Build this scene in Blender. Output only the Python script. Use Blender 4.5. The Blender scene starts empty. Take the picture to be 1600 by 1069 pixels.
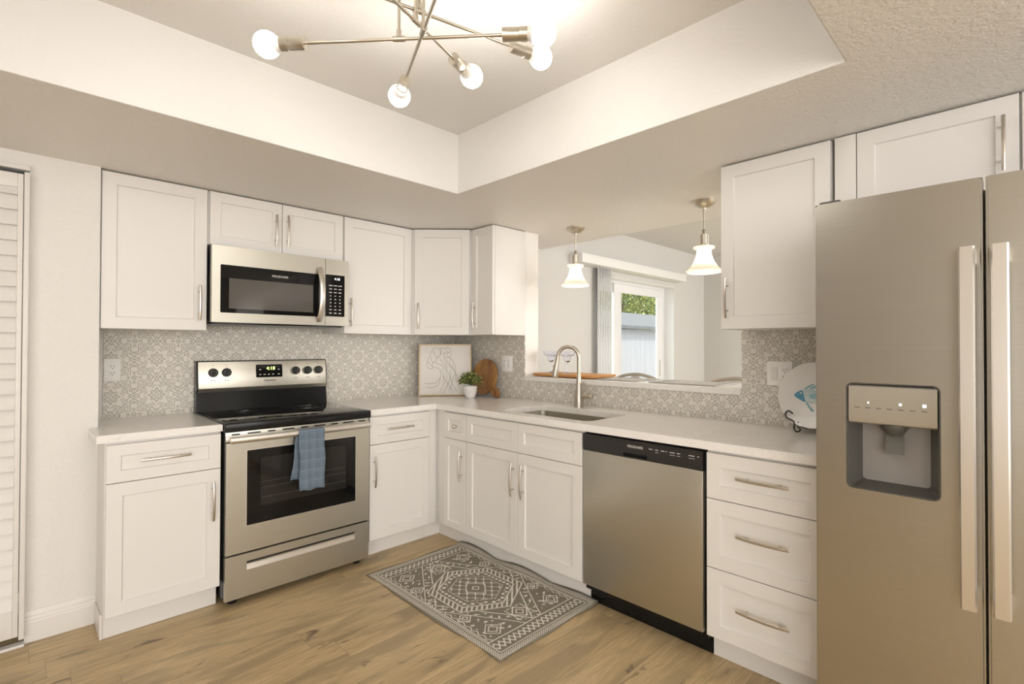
import bpy, bmesh, math, random
from mathutils import Vector, Matrix
random.seed(7)
R = math.radians
scene = bpy.context.scene
COL = scene.collection

# ------------------------------------------------------------------ camera
cam_data = bpy.data.cameras.new('camera')
cam = bpy.data.objects.new('camera', cam_data); COL.objects.link(cam)
yaw, pit, rol = R(44.4551), R(0.6345), R(-0.1313)
f0 = Vector((math.cos(yaw), math.sin(yaw), 0)); r0 = Vector((math.sin(yaw), -math.cos(yaw), 0)); u0 = Vector((0, 0, 1))
FW = f0*math.cos(pit)+u0*math.sin(pit); UP = -f0*math.sin(pit)+u0*math.cos(pit)
CX = r0*math.cos(rol)-UP*math.sin(rol); CY = r0*math.sin(rol)+UP*math.cos(rol)
m = Matrix((CX, CY, -FW)).transposed().to_4x4(); m.translation = (-2.6485, -3.4784, 1.3021)
cam.matrix_world = m
cam_data.sensor_width = 36; cam_data.lens = 790.16*36/1600
cam_data.shift_x = (800-825.3147)/1600; cam_data.shift_y = (532.956-534.5)/1600
cam_data.clip_start = .05; cam_data.clip_end = 200
scene.camera = cam

# ------------------------------------------------------------------ world, sun, lights, exposure
w = bpy.data.worlds.new('world'); scene.world = w; w.use_nodes = True
wn = w.node_tree.nodes; wl_ = w.node_tree.links
bg = wn['Background']; bg.inputs[1].default_value = 3.0
bg.inputs[0].default_value = (.92, .96, 1, 1)
sun = bpy.data.lights.new('sun', 'SUN'); sun.energy = 2.2; sun.angle = R(2); sun.color = (1, .95, .88)
so = bpy.data.objects.new('sun', sun); COL.objects.link(so); so.rotation_euler = (R(38), R(14), R(-20))
def area(name, loc, rot, sx, sy, power, color):
    l = bpy.data.lights.new(name, 'AREA'); l.shape = 'RECTANGLE'; l.size = sx; l.size_y = sy; l.energy = power; l.color = color
    o = bpy.data.objects.new(name, l); COL.objects.link(o); o.location = loc; o.rotation_euler = rot
    return o
area('living_room_fill', (-3.4, -6.85, 1.45), (R(99), 0, 0), 5.4, 2.1, 122, (1, .99, .985))  # unseen fill light added behind the camera; the wall has no window
area('side_room_fill', (-6.35, -5.3, 1.4), (R(98), 0, R(-75)), 3.0, 2.0, 84, (1, .99, .985))  # added fill from the left, placed clear of the fridge reflection
area('dining_room_fill', (2.0, -5.85, 1.5), (R(97), 0, 0), 3.0, 1.9, 108, (1, .99, .975))  # added fill to brighten the dining room; no opening on that side
vs = scene.view_settings; vs.view_transform = 'Standard'; vs.look = 'None'; vs.exposure = 0.33; vs.gamma = 1; vs.use_curve_mapping = False
BULB = 29.0; PEND = 85.0

# ------------------------------------------------------------------ material helpers
def newmat(name, col=(.8,.8,.8), rough=.5, metal=0, **kw):
    mt = bpy.data.materials.new(name); mt.use_nodes = True
    b = mt.node_tree.nodes['Principled BSDF']
    b.inputs['Base Color'].default_value = (*col, 1); b.inputs['Roughness'].default_value = rough; b.inputs['Metallic'].default_value = metal
    for k, v in kw.items(): b.inputs[k.replace('_', ' ')].default_value = v
    return mt
class E:
    """tiny expression builder over shader Math nodes"""
    nt = None
    def __init__(s, v): s.v = v
    @staticmethod
    def op(o, *a):
        n = E.nt.nodes.new('ShaderNodeMath'); n.operation = o
        for i, x in enumerate(a):
            x = x.v if isinstance(x, E) else x
            if isinstance(x, (int, float)): n.inputs[i].default_value = x
            else: E.nt.links.new(x, n.inputs[i])
        return E(n.outputs[0])
    def __add__(s, o): return E.op('ADD', s, o)
    __radd__ = __add__
    def __sub__(s, o): return E.op('SUBTRACT', s, o)
    def __rsub__(s, o): return E.op('SUBTRACT', o, s)
    def __mul__(s, o): return E.op('MULTIPLY', s, o)
    __rmul__ = __mul__
    def __truediv__(s, o): return E.op('DIVIDE', s, o)
    def abs(s): return E.op('ABSOLUTE', s)
    def floor(s): return E.op('FLOOR', s)
    def fract(s): return E.op('FRACT', s)
    def mn(s, o): return E.op('MINIMUM', s, o)
    def mx(s, o): return E.op('MAXIMUM', s, o)
    def lt(s, o): return E.op('LESS_THAN', s, o)
    def gt(s, o): return E.op('GREATER_THAN', s, o)
def hyp(a, b): return E.op('SQRT', a*a+b*b)
def smooth(d, w_, soft):
    n = E.nt.nodes.new('ShaderNodeMapRange'); n.interpolation_type = 'SMOOTHSTEP'
    E.nt.links.new(d.v, n.inputs[0]); n.inputs[1].default_value = w_-soft; n.inputs[2].default_value = w_+soft
    n.inputs[3].default_value = 1; n.inputs[4].default_value = 0
    return E(n.outputs[0])
def seg(x, y, ax, ay, bx, by):
    dx, dy = bx-ax, by-ay; L2 = dx*dx+dy*dy
    t = E.op('MULTIPLY', (x-ax)*dx+(y-ay)*dy, 1/L2).mx(0.0).mn(1.0)
    return hyp(x-ax-t*dx, y-ay-t*dy)
def ring(x, y, cx, cy, r): return (hyp(x-cx, y-cy)-r).abs()
def disc(x, y, cx, cy, r): return hyp(x-cx, y-cy)-r
def begin(mt):
    E.nt = mt.node_tree
    return mt.node_tree.nodes, mt.node_tree.links, mt.node_tree.nodes['Principled BSDF']
def uv():
    n = E.nt.nodes.new('ShaderNodeUVMap'); s = E.nt.nodes.new('ShaderNodeSeparateXYZ'); E.nt.links.new(n.outputs[0], s.inputs[0])
    return n.outputs[0], E(s.outputs[0]), E(s.outputs[1])
def world_xyz():
    n = E.nt.nodes.new('ShaderNodeNewGeometry'); s = E.nt.nodes.new('ShaderNodeSeparateXYZ'); E.nt.links.new(n.outputs['Position'], s.inputs[0])
    return n.outputs['Position'], E(s.outputs[0]), E(s.outputs[1]), E(s.outputs[2])
def mixc(fac, a, b):
    n = E.nt.nodes.new('ShaderNodeMix'); n.data_type = 'RGBA'
    for s, x in ((n.inputs[0], fac), (n.inputs[6], a), (n.inputs[7], b)):
        if isinstance(x, E): E.nt.links.new(x.v, s)
        elif isinstance(x, bpy.types.NodeSocket): E.nt.links.new(x, s)
        elif isinstance(x, tuple): s.default_value = (*x, 1)
        else: s.default_value = x
    return n.outputs[2]
def noise(vec, scale, detail=3, rough=.5, dist=0, stretch=None):
    n = E.nt.nodes.new('ShaderNodeTexNoise'); n.inputs['Scale'].default_value = scale; n.inputs['Detail'].default_value = detail
    n.inputs['Roughness'].default_value = rough; n.inputs['Distortion'].default_value = dist
    if vec is not None:
        if stretch:
            mp = E.nt.nodes.new('ShaderNodeMapping'); mp.inputs['Scale'].default_value = stretch; E.nt.links.new(vec, mp.inputs[0]); vec = mp.outputs[0]
        E.nt.links.new(vec, n.inputs['Vector'])
    return E(n.outputs[0])
def combine(x, y, z=0.0):
    n = E.nt.nodes.new('ShaderNodeCombineXYZ')
    for i, q in enumerate((x, y, z)):
        if isinstance(q, E): E.nt.links.new(q.v, n.inputs[i])
        else: n.inputs[i].default_value = q
    return n.outputs[0]
def bump(h, strength, dist, b):
    n = E.nt.nodes.new('ShaderNodeBump'); n.inputs['Strength'].default_value = strength; n.inputs['Distance'].default_value = dist
    E.nt.links.new(h.v if isinstance(h, E) else h, n.inputs['Height']); E.nt.links.new(n.outputs[0], b.inputs['Normal'])

M = {}
M['cabinet'] = newmat('cabinet_white', (.80, .775, .74), .38)
M['trim'] = newmat('trim_white', (.79, .76, .72), .42)
def wallmat(name, col, sc, st, rough=.6):
    mt = newmat(name, col, rough); nodes, links, b = begin(mt); P, x, y, z = world_xyz()
    n = noise(P, sc, 3, .55); bump(smooth(n, .52, .12), st, .004, b); return mt
M['wall'] = wallmat('wall_paint', (.80, .775, .735), 60, .25)
M['farwall'] = wallmat('taupe_paint', (.55, .52, .48), 60, .2)
M['soffit'] = wallmat('ceiling_paint', (.84, .81, .765), 75, .35, .36)
M['ceiling'] = wallmat('tray_paint', (.75, .735, .71), 75, .12)
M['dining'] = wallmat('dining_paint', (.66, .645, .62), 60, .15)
M['black'] = newmat('black_enamel', (.008, .008, .008), .18, Specular_IOR_Level=.3)
M['blackplastic'] = newmat('black_plastic', (.022, .021, .02), .35)
M['glassblack'] = newmat('black_glass', (.005, .005, .005), .04, Specular_IOR_Level=.35)
M['ovenglass'] = newmat('oven_window_glass', (.02, .019, .017), .06, Specular_IOR_Level=.35)
M['mwglass'] = newmat('microwave_window_glass', (.11, .10, .09), .10)
M['burner'] = newmat('burner_print', (.035, .035, .035), .2)
M['toe'] = M['cabinet']
def steel(name, col, rough, axis, amt=.06):
    mt = newmat(name, col, rough, 1.0); nodes, links, b = begin(mt); P, x, y, z = world_xyz()
    st = {'z': (90, 90, .6), 'h': (.6, .6, 120)}[axis]
    n = noise(P, 3, 2, .5, 0, st)
    links.new(((n-.5)*amt+rough).v, b.inputs['Roughness'])
    links.new(mixc(n, tuple(c*.94 for c in col), tuple(min(1, c*1.05) for c in col)), b.inputs['Base Color'])
    return mt
M['steel'] = steel('brushed_steel', (.585, .56, .49), .37, 'h')
M['steelv'] = steel('brushed_steel_fridge', (.515, .495, .445), .30, 'h', .025)
M['nickel'] = newmat('brushed_nickel', (.55, .505, .43), .36, 1.0)
M['pull'] = newmat('satin_nickel_pull', (.60, .56, .50), .30, 1.0)
M['handle_steel'] = newmat('satin_steel_handle', (.80, .77, .73), .34, 1.0)
M['greyplastic'] = newmat('dispenser_grey_plastic', (.075, .072, .062), .35)
M['silverpaint'] = newmat('dispenser_panel_silver', (.46, .43, .37), .38, .55)
M['white'] = newmat('white_gloss', (.82, .80, .77), .25)
M['plate'] = newmat('glazed_white_plate', (.80, .78, .75), .15)
M['whiteplastic'] = newmat('outlet_white', (.90, .885, .86), .35)
M['dark'] = newmat('dark_void', (.008, .008, .008), .8)  # near-black colour standing in for shade inside the closet, slots and recess
M['iron'] = newmat('black_iron', (.015, .013, .012), .45, .3)
M['markdark'] = newmat('dark_print', (.10, .09, .08), .5)
M['marklight'] = newmat('light_print', (.75, .73, .70), .5)
M['ink'] = newmat('drawing_ink', (.17, .14, .12), .7)
M['canvas'] = newmat('canvas_cream', (.80, .765, .72), .7)
M['goldframe'] = newmat('pale_gold_frame', (.44, .34, .20), .42, .3)
M['fishdark'] = newmat('fish_glaze_teal', (.06, .26, .38), .3)
M['fishmid'] = newmat('fish_glaze_aqua', (.30, .52, .58), .3)
M['fishlight'] = newmat('fish_glaze_pale', (.60, .68, .68), .3)
M['blind'] = newmat('blind_vinyl', (.85, .84, .82), .5)
mt = bpy.data.materials.new('blind_vinyl_lit_through'); mt.use_nodes = True; nt = mt.node_tree; nt.nodes.clear()
o_ = nt.nodes.new('ShaderNodeOutputMaterial'); t_ = nt.nodes.new('ShaderNodeBsdfTranslucent'); d_ = nt.nodes.new('ShaderNodeBsdfDiffuse'); x_ = nt.nodes.new('ShaderNodeMixShader')
t_.inputs[0].default_value = (.95, .94, .92, 1); d_.inputs[0].default_value = (.93, .93, .92, 1); x_.inputs[0].default_value = .85
nt.links.new(t_.outputs[0], x_.inputs[1]); nt.links.new(d_.outputs[0], x_.inputs[2]); nt.links.new(x_.outputs[0], o_.inputs[0]); M['blindslat'] = mt
M['vinyl'] = newmat('window_vinyl', (.86, .86, .86), .35)
M['stoolmetal'] = newmat('stool_champagne_metal', (.52, .48, .42), .35, .6)
M['stoolseat'] = newmat('stool_grey_fabric', (.55, .53, .50), .8)
def emis(name, col, s):
    mt = newmat(name, (.9, .9, .9), .3); b = mt.node_tree.nodes['Principled BSDF']
    b.inputs['Emission Color'].default_value = (*col, 1); b.inputs['Emission Strength'].default_value = s; return mt
M['bulb'] = emis('glowing_bulb', (1, .945, .875), BULB)
M['pendbulb'] = emis('pendant_bulb', (1, .90, .76), PEND)
M['lcd_green'] = emis('clock_green', (.65, .95, .12), 1.5)
M['lcd_white'] = emis('clock_white', (.9, .95, 1), 1.2)
M['led'] = emis('dispenser_indicator', (.75, .85, 1), 1.3)
# frosted shade
mt = bpy.data.materials.new('frosted_shade'); mt.use_nodes = True; nt = mt.node_tree; nt.nodes.clear()
o_ = nt.nodes.new('ShaderNodeOutputMaterial'); t_ = nt.nodes.new('ShaderNodeBsdfTranslucent'); d_ = nt.nodes.new('ShaderNodeBsdfPrincipled'); x_ = nt.nodes.new('ShaderNodeMixShader')
t_.inputs[0].default_value = (.95, .92, .86, 1); d_.inputs['Base Color'].default_value = (.85, .83, .8, 1); d_.inputs['Roughness'].default_value = .25
x_.inputs[0].default_value = .35; nt.links.new(t_.outputs[0], x_.inputs[1]); nt.links.new(d_.outputs[0], x_.inputs[2]); nt.links.new(x_.outputs[0], o_.inputs[0]); M['shade'] = mt
M['glass'] = newmat('clear_glass', (.93, .94, 1), .02, 0, Transmission_Weight=1.0, IOR=1.45)
# thin pane glass
mt = bpy.data.materials.new('window_pane_glass'); mt.use_nodes = True; nt = mt.node_tree; nt.nodes.clear()
o_ = nt.nodes.new('ShaderNodeOutputMaterial'); t_ = nt.nodes.new('ShaderNodeBsdfTransparent'); g_ = nt.nodes.new('ShaderNodeBsdfGlossy'); x_ = nt.nodes.new('ShaderNodeMixShader')
g_.inputs['Roughness'].default_value = .02; x_.inputs[0].default_value = .07; t_.inputs[0].default_value = (.96, .98, .97, 1)
nt.links.new(t_.outputs[0], x_.inputs[1]); nt.links.new(g_.outputs[0], x_.inputs[2]); nt.links.new(x_.outputs[0], o_.inputs[0]); M['pane'] = mt
# quartz
mt = newmat('white_quartz', (.8, .78, .75), .14); nodes, links, b = begin(mt); P, x, y, z = world_xyz()
v = noise(P, 3.2, 6, .6, 1.4); vein = smooth((v-.5).abs(), .004, .012); fl = noise(P, 90, 3, .6)
c1 = mixc(smooth(fl, .36, .05), (.88, .855, .82), (.78, .75, .71))
links.new(mixc(vein*.35, c1, (.62, .58, .53)), b.inputs['Base Color']); M['quartz'] = mt
# patterned backsplash tile (uv in metres, 0.2 m tile)
mt = newmat('patterned_tile', (.7, .68, .64), .42); nodes, links, b = begin(mt); UVs, u, v = uv()
T = .2
U = ((u/T).fract()-.5).abs(); V = ((v/T).fract()-.5).abs()
a = U.mx(V); c = U.mn(V)
lw = .0098; ds = []
ds += [seg(a, c, .095, .085, .27, .085), seg(a, c, .27, .085, .345, .0), seg(a, c, .29, .0, .37, .085), seg(a, c, .345, .11, .425, .0)]
ds += [ring(a, c, .355, .20, .055), ring(a, c, .5, .5, .055), ring(a, c, .5, .375, .036), ring(a, c, .40, .40, .03), seg(a, c, .43, .0, .5, .12), seg(a, c, .40, .30, .47, .22)]
ds += [(hyp(a-.165, c-.165)-.36).abs().mx(a*-1+.40), seg(a, c, .155, .13, .26, .13), seg(a, c, .26, .13, .285, .21), seg(a, c, .285, .21, .255, .255)]
ds += [seg(a, c, .345, .11, .29, .085), seg(a, c, .41, .155, .47, .08)]
line = ds[0]
for q in ds[1:]: line = line.mn(q)
ft = ring(a, c, .245, .17, .0).mn(disc(a, c, .205, .165, .016)).mn(disc(a, c, .235, .205, .018)).mn(disc(a, c, .19, .19, .012))
ft = ft.mn(disc(a, c, .035, .028, .022)).mn(disc(a, c, .0, .0, .014)).mn(seg(a, c, .085, .0, .155, .0)-.014).mn(seg(a, c, .115, .022, .165, .044)-.008)
ft = ft.mn(disc(a, c, .36, .2, .02)).mn(disc(a, c, .385, .0, .012)).mn(disc(a, c, .5, .5, .014))
n1 = noise(UVs, 60, 3, .6)
fac = smooth(line, lw, .008).mx(smooth(ft, .002, .008)*.75)*(.52+n1*.55)
gx = ((u/T).fract()-.0).abs(); gy = (v/T).fract()
n2 = noise(UVs, 7, 2, .5)
base = mixc(n2, (.70, .66, .595), (.81, .77, .705))
links.new(mixc(fac, base, (.31, .285, .235)), b.inputs['Base Color']); M['tile'] = mt
# oak plank floor (planks along x)
mt = newmat('oak_plank_floor', (.4, .3, .2), .42); nodes, links, b = begin(mt); P, x, y, z = world_xyz()
PW, PL = .178, 1.22
row = ((y+.03)/PW).floor(); ry = ((y+.03)/PW).fract()
wnn = nodes.new('ShaderNodeTexWhiteNoise'); wnn.noise_dimensions = '1D'; links.new(row.v, wnn.inputs['W']); off = E(wnn.outputs[0])
px = x/PL+off*3.7; pid = px.floor(); rx = px.fract()
wn2 = nodes.new('ShaderNodeTexWhiteNoise'); wn2.noise_dimensions = '2D'; links.new(combine(row, pid), wn2.inputs['Vector']); rnd = E(wn2.outputs[0])
gv = combine(x+rnd*7.3, y*1.0+rnd*3.1, rnd*5)
g1 = noise(gv, 1.0, 6, .68, 1.2, (1.9, 15, 1)); g2 = noise(gv, 1.0, 4, .7, .3, (7, 120, 1)); g3 = noise(gv, 1.0, 3, .5, 1.2, (1.6, 7, 1))
kn = smooth(noise(gv, 1.0, 4, .65, 1.3, (3.0, 10, 1)), .345, .05)
c0 = mixc(smooth(g1, .5, .22), (.68, .51, .28), (.43, .31, .16))
c0 = mixc(smooth(g3, .44, .08)*.8, c0, (.29, .215, .12))
c0 = mixc(smooth(g2, .49, .08)*.5, c0, (.36, .265, .15))
c0 = mixc(rnd*.30, c0, (.66, .52, .31))
c0 = mixc(kn*.8, c0, (.13, .09, .06))
ey = ry.mn(1-ry)*PW; ex = rx.mn(1-rx)*PL; sm_ = smooth(ey.mn(ex), .0008, .0008)
links.new(mixc(sm_*.6, c0, (.16, .11, .065)), b.inputs['Base Color'])
bump((g2*.4+g1*.3)-sm_*1.0, .12, .002, b); M['floor'] = mt
# rug (uv 0..1 : u along long side 1.12 m, v along short side 0.68 m)
mt = newmat('woven_rug', (.4, .36, .3), .95); nodes, links, b = begin(mt); UVs, u, v = uv()
X = (u-.5)*1.12; Y = (v-.5)*.68
ax_ = X.abs(); ay_ = Y.abs()
dx_ = .56-ax_; dy_ = .34-ay_; de = dx_.mn(dy_)                     # distance from edge
run = E.op('MULTIPLY', dx_.gt(dy_), 1.0); along = X*run+Y*(1-run)
def tri(t): return ((t).fract()-.5).abs()*2
L = []
def band(d, lo, hi): return d.gt(lo)*d.lt(hi)
pat = band(de, .012, .036)*(tri(along/.022)*.026-.004+.012).gt(de-.012+.004)*1.0
chk = ((along/.013).fract().gt(.5)-(de/.012).fract().gt(.5)).abs()
pat = band(de, .008, .036)*chk
pat = pat.mx(band(de, .042, .047))
endband = band(dx_, .05, .125)*dy_.gt(.05)
zig = (tri(Y/.062)*.045+.064-dx_).abs().lt(.006).mx((tri(Y/.062+.5)*.045+.064-dx_).abs().lt(.006))
pat = pat.mx(endband*zig).mx(band(dx_, .126, .132)*dy_.gt(.047))
inner = dx_.gt(.132)*dy_.gt(.05)
# nested hexagons/diamonds around the centre
hexd = (ay_*1.0).mx(ax_*.80+ay_*.48)
def stripe(d, at, w_): return (d-at).abs().lt(w_)
dia = ax_*.62+ay_
cent = stripe(hexd, .175, .0035).mx(stripe(hexd, .215, .003)).mx(stripe(hexd, .125, .003)*tri(along/.012).gt(.4))
cent = cent.mx(stripe(ax_*.8+ay_, .065, .004)).mx(stripe(ax_+ay_, .022, .004))
cent = cent.mx(stripe(hexd, .155, .011)*(tri(X/.03)*tri(Y/.03)).gt(.25))
teeth = stripe(hexd, .196, .017)*(tri((X+Y)/.035)).gt(.62)
sc = 26.0
squig = ((E.op('SINE', X*95)+E.op('SINE', Y*110))).abs().lt(.22)*hexd.lt(.12)*hexd.gt(.05)
cent = cent.mx(teeth).mx(squig)
gx_ = (ax_-.325).abs(); gy_ = (ay_-.16).abs()
crn = stripe(dia, .262, .004).mx(stripe(dia, .318, .003))
m1 = (ax_-.335).abs()+(ay_-.0).abs(); crn = crn.mx(stripe(m1, .05, .005)).mx(stripe(m1, .024, .004)).mx(stripe((ax_-.335).abs().mx(ay_), .052, .003)*tri(Y/.03).gt(.3))
m2 = (ax_-.2).abs()+(ay_-.235).abs(); crn = crn.mx(stripe(m2, .036, .004)).mx(stripe(m2, .016, .004))
m3 = (ax_-.36).abs()+(ay_-.2).abs(); crn = crn.mx(stripe(m3, .05, .004)).mx(stripe(m3, .028, .004))
m4 = (ax_-.03).abs()+(ay_-.262).abs(); crn = crn.mx(stripe(m4, .026, .004))
fret = E.op('SINE', X*150+E.op('SINE', Y*60)*2).gt(.55)*E.op('SINE', Y*170+E.op('SINE', X*45)*2).gt(-.2)
crn = crn.mx(fret*dia.gt(.275)*dia.lt(.31)).mx(fret*dia.gt(.34)*dx_.gt(.15)*ay_.lt(.255)*(noise(UVs, 14, 2, .5)).gt(.5))
lines = stripe(ay_, .285, .003).mx((tri(X/.05)*.014+.262-ay_).abs().lt(.003)*ax_.gt(.08))
pat = pat.mx(inner*(hexd.lt(.225)*cent).mx(hexd.gt(.225)*crn.mx(lines)))
wv = ((u*280).fract()-.5).abs()+((v*170).fract()-.5).abs()
nz = noise(UVs, 110, 2, .6)
fade = noise(UVs, 9, 3, .6)
dkc = mixc(nz, (.14, .125, .092), (.29, .26, .20))
dkc = mixc(smooth(wv, .35, .1)*.30, dkc, (.42, .38, .31))
links.new(mixc(pat*(.62+fade*.7).mn(.98), dkc, (.80, .75, .66)), b.inputs['Base Color']); bump(wv+pat, .5, .002, b); M['rug'] = mt
# towel plaid
mt = newmat('blue_plaid_cotton', (.2, .28, .36), .95); nodes, links, b = begin(mt); UVs, u, v = uv()
s1 = tri(u*3.4).gt(.9).mx(tri(u*3.4+.17).gt(.93)).mx(tri(u*3.4+.35).gt(.95)); s2 = tri(v*6.0).gt(.9).mx(tri(v*6.0+.12).gt(.93)).mx(tri(v*6.0+.3).gt(.95)); nn = noise(UVs, 60, 3, .7)
links.new(mixc((s1+s2).mn(1.0)*.45, mixc(nn, (.085, .13, .18), (.165, .22, .28)), (.26, .31, .36)), b.inputs['Base Color']); bump(nn, .5, .002, b); M['towel'] = mt
# woods
def woodmat(name, a_, b_, st, rough=.45):
    mt = newmat(name, a_, rough); nodes, links, b = begin(mt); tc = nodes.new('ShaderNodeTexCoord')
    n = noise(tc.outputs['Object'], 1, 4, .6, .8, st); links.new(mixc(smooth(n, .5, .2), a_, b_), b.inputs['Base Color']); return mt
M['boardwood'] = woodmat('acacia_wood', (.42, .21, .06), (.20, .085, .03), (3, 12, 5))
M['traywood'] = woodmat('orange_beech', (.66, .33, .11), (.50, .23, .075), (40, 3, 40))
M['leaf'] = newmat('boxwood_leaf', (.10, .14, .03), .5)
M['leaf2'] = newmat('boxwood_leaf_light', (.36, .38, .12), .5)
M['potcer'] = newmat('ribbed_white_ceramic', (.80, .775, .75), .4)
mt = newmat('placemat_weave', (.5, .48, .46), .9); nodes, links, b = begin(mt); UVs, u, v = uv()
e_ = (.5-(u-.5).abs()).mn(.5-(v-.5).abs()); chk = tri(u*16).gt(.5)*tri(v*16).gt(.4)
links.new(mixc(band(e_, .02, .13)*chk, mixc(tri(v*40), (.50, .48, .46), (.62, .60, .58)), (.03, .03, .03)), b.inputs['Base Color']); M['mat'] = mt
# outdoors
mt = newmat('weathered_shed_boards', (.6, .58, .62), .8); nodes, links, b = begin(mt); P, x, y, z = world_xyz()
n = noise(P, 1, 4, .7, 0, (22, 22, 1.5)); seam = smooth(((x/.2).fract()-.5).abs(), .03, .02)
links.new(mixc(seam*.3, mixc(n, (.24, .23, .245), (.38, .365, .39)), (.11, .10, .12)), b.inputs['Base Color']); M['shed'] = mt
mt = newmat('grey_shingles', (.2, .2, .22), .8); nodes, links, b = begin(mt); P, x, y, z = world_xyz()
s = smooth(((x/.45+y*.3).fract()-.5).abs(), .03, .02); n = noise(P, 20, 3, .6)
links.new(mixc(s*.8, mixc(n, (.075, .075, .078), (.13, .13, .135)), (.05, .05, .06)), b.inputs['Base Color']); M['shingle'] = mt
mt = newmat('tree_leaves', (.3, .4, .1), .6); nodes, links, b = begin(mt); P, x, y, z = world_xyz()
links.new(mixc(smooth(noise(P, 5, 3, .6), .5, .1), (.42, .42, .12), (.10, .16, .04)), b.inputs['Base Color']); b.inputs['Transmission Weight'].default_value = 0; M['tree'] = mt
M['bark'] = newmat('bark', (.12, .09, .06), .9)
mt = newmat('lawn', (.2, .22, .1), .95); nodes, links, b = begin(mt); P, x, y, z = world_xyz()
links.new(mixc(noise(P, 8, 4, .6), (.16, .2, .08), (.34, .33, .2)), b.inputs['Base Color']); M['lawn'] = mt

# ------------------------------------------------------------------ mesh helpers
def A(u, n, z): return (u, -n, z)       # wall A (range wall): u = x, n = distance out from wall
def B(u, n, z): return (-n, u, z)       # wall B (sink wall): u = y
def wloc(o):
    v = Vector((0, 0, 0))
    while o is not None: v += o.location; o = o.parent
    return v
def finish(name, bm, mat, parent=None, smooth_=True, loc=None, origin='base'):
    if len(bm.faces) and smooth_:
        for f in bm.faces: f.smooth = True
    bmesh.ops.recalc_face_normals(bm, faces=bm.faces)
    if parent is None:
        if loc is None:
            xs = [v.co for v in bm.verts]
            mn = [min(c[i] for c in xs) for i in range(3)]; mx = [max(c[i] for c in xs) for i in range(3)]
            loc = ((mn[0]+mx[0])/2, (mn[1]+mx[1])/2, mn[2])
        base = Vector(loc)
    else: base = wloc(parent); loc = (0, 0, 0)
    bmesh.ops.translate(bm, verts=bm.verts, vec=-base)
    me = bpy.data.meshes.new(name); bm.to_mesh(me); bm.free()
    mats = mat if isinstance(mat, list) else [mat]
    for q in mats: me.materials.append(M[q] if isinstance(q, str) else q)
    if smooth_:
        try: me.set_sharp_from_angle(angle=R(32))
        except Exception: pass
    o = bpy.data.objects.new(name, me); COL.objects.link(o); o.location = loc
    if parent is not None: o.parent = parent
    return o
def tag(o, label=None, cat=None, group=None, kind=None):
    if label: o['label'] = label
    if cat: o['category'] = cat
    if group: o['group'] = group
    if kind: o['kind'] = kind
    return o
def thing(name, label, cat, loc, group=None):
    o = bpy.data.objects.new(name, None); COL.objects.link(o); o.location = loc; o.empty_display_size = .05
    return tag(o, label, cat, group)
def NB(): return bmesh.new()
def face(bm, vs_, mi=0):
    try:
        f = bm.faces.new(vs_); f.material_index = mi; return f
    except ValueError: return None
def box(bm, F, u0, u1, n0, n1, z0, z1, bev=0.0, mi=0, seg_=2):
    vs_ = [bm.verts.new(F(u, n, z)) for z in (z0, z1) for n in (n0, n1) for u in (u0, u1)]
    idx = [(0, 1, 3, 2), (4, 6, 7, 5), (0, 4, 5, 1), (2, 3, 7, 6), (0, 2, 6, 4), (1, 5, 7, 3)]
    fs = [face(bm, [vs_[i] for i in q], mi) for q in idx]
    bmesh.ops.recalc_face_normals(bm, faces=fs)
    if bev > 0:
        es = list({e for f in fs for e in f.edges})
        r = bmesh.ops.bevel(bm, geom=es, offset=bev, segments=seg_, profile=.5, affect='EDGES')
        for f in r['faces']: f.material_index = mi
def W(x, y, z): return (x, y, z)
def wbox(bm, x0, x1, y0, y1, z0, z1, bev=0, mi=0): box(bm, W, x0, x1, y0, y1, z0, z1, bev, mi)
def loops(bm, Ls, close_first=True, close_last=True, mi=0):
    """bridge successive vertex rings"""
    rings = [[bm.verts.new(p) for p in L] for L in Ls]
    n = len(rings[0])
    for a_, b_ in zip(rings, rings[1:]):
        for i in range(n): face(bm, [a_[i], a_[(i+1) % n], b_[(i+1) % n], b_[i]], mi)
    if close_first: face(bm, rings[0][::-1], mi)
    if close_last: face(bm, rings[-1], mi)
    return rings
def shaker(bm, F, u0, u1, z0, z1, n0, n1, rail=.057, rec=.009):
    def rect(i, n): return [F(u0+i, n, z0+i), F(u1-i, n, z0+i), F(u1-i, n, z1-i), F(u0+i, n, z1-i)]
    loops(bm, [rect(0, n0), rect(0, n1-.0015), rect(.0015, n1), rect(rail, n1), rect(rail+.0035, n1-rec)])
def lathe(bm, prof, c, axis='z', n=32, mi=0, F=None):
    """prof: (r, h) pairs; axis direction vector"""
    ax = {'z': Vector((0, 0, 1)), 'x': Vector((1, 0, 0)), 'y': Vector((0, 1, 0))}[axis] if isinstance(axis, str) else Vector(axis).normalized()
    t = Vector((1, 0, 0)) if abs(ax.x) < .9 else Vector((0, 1, 0))
    e1 = ax.cross(t).normalized(); e2 = ax.cross(e1)
    c = Vector(c); rings = []
    for r, h in prof:
        if r < 1e-6: rings.append([bm.verts.new(c+ax*h)])
        else: rings.append([bm.verts.new(c+ax*h+e1*r*math.cos(2*math.pi*i/n)+e2*r*math.sin(2*math.pi*i/n)) for i in range(n)])
    for a_, b_ in zip(rings, rings[1:]):
        if len(a_) == 1 and len(b_) == 1: continue
        for i in range(n):
            j = (i+1) % n
            if len(a_) == 1: face(bm, [a_[0], b_[j], b_[i]], mi)
            elif len(b_) == 1: face(bm, [a_[i], a_[j], b_[0]], mi)
            else: face(bm, [a_[i], a_[j], b_[j], b_[i]], mi)
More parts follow.
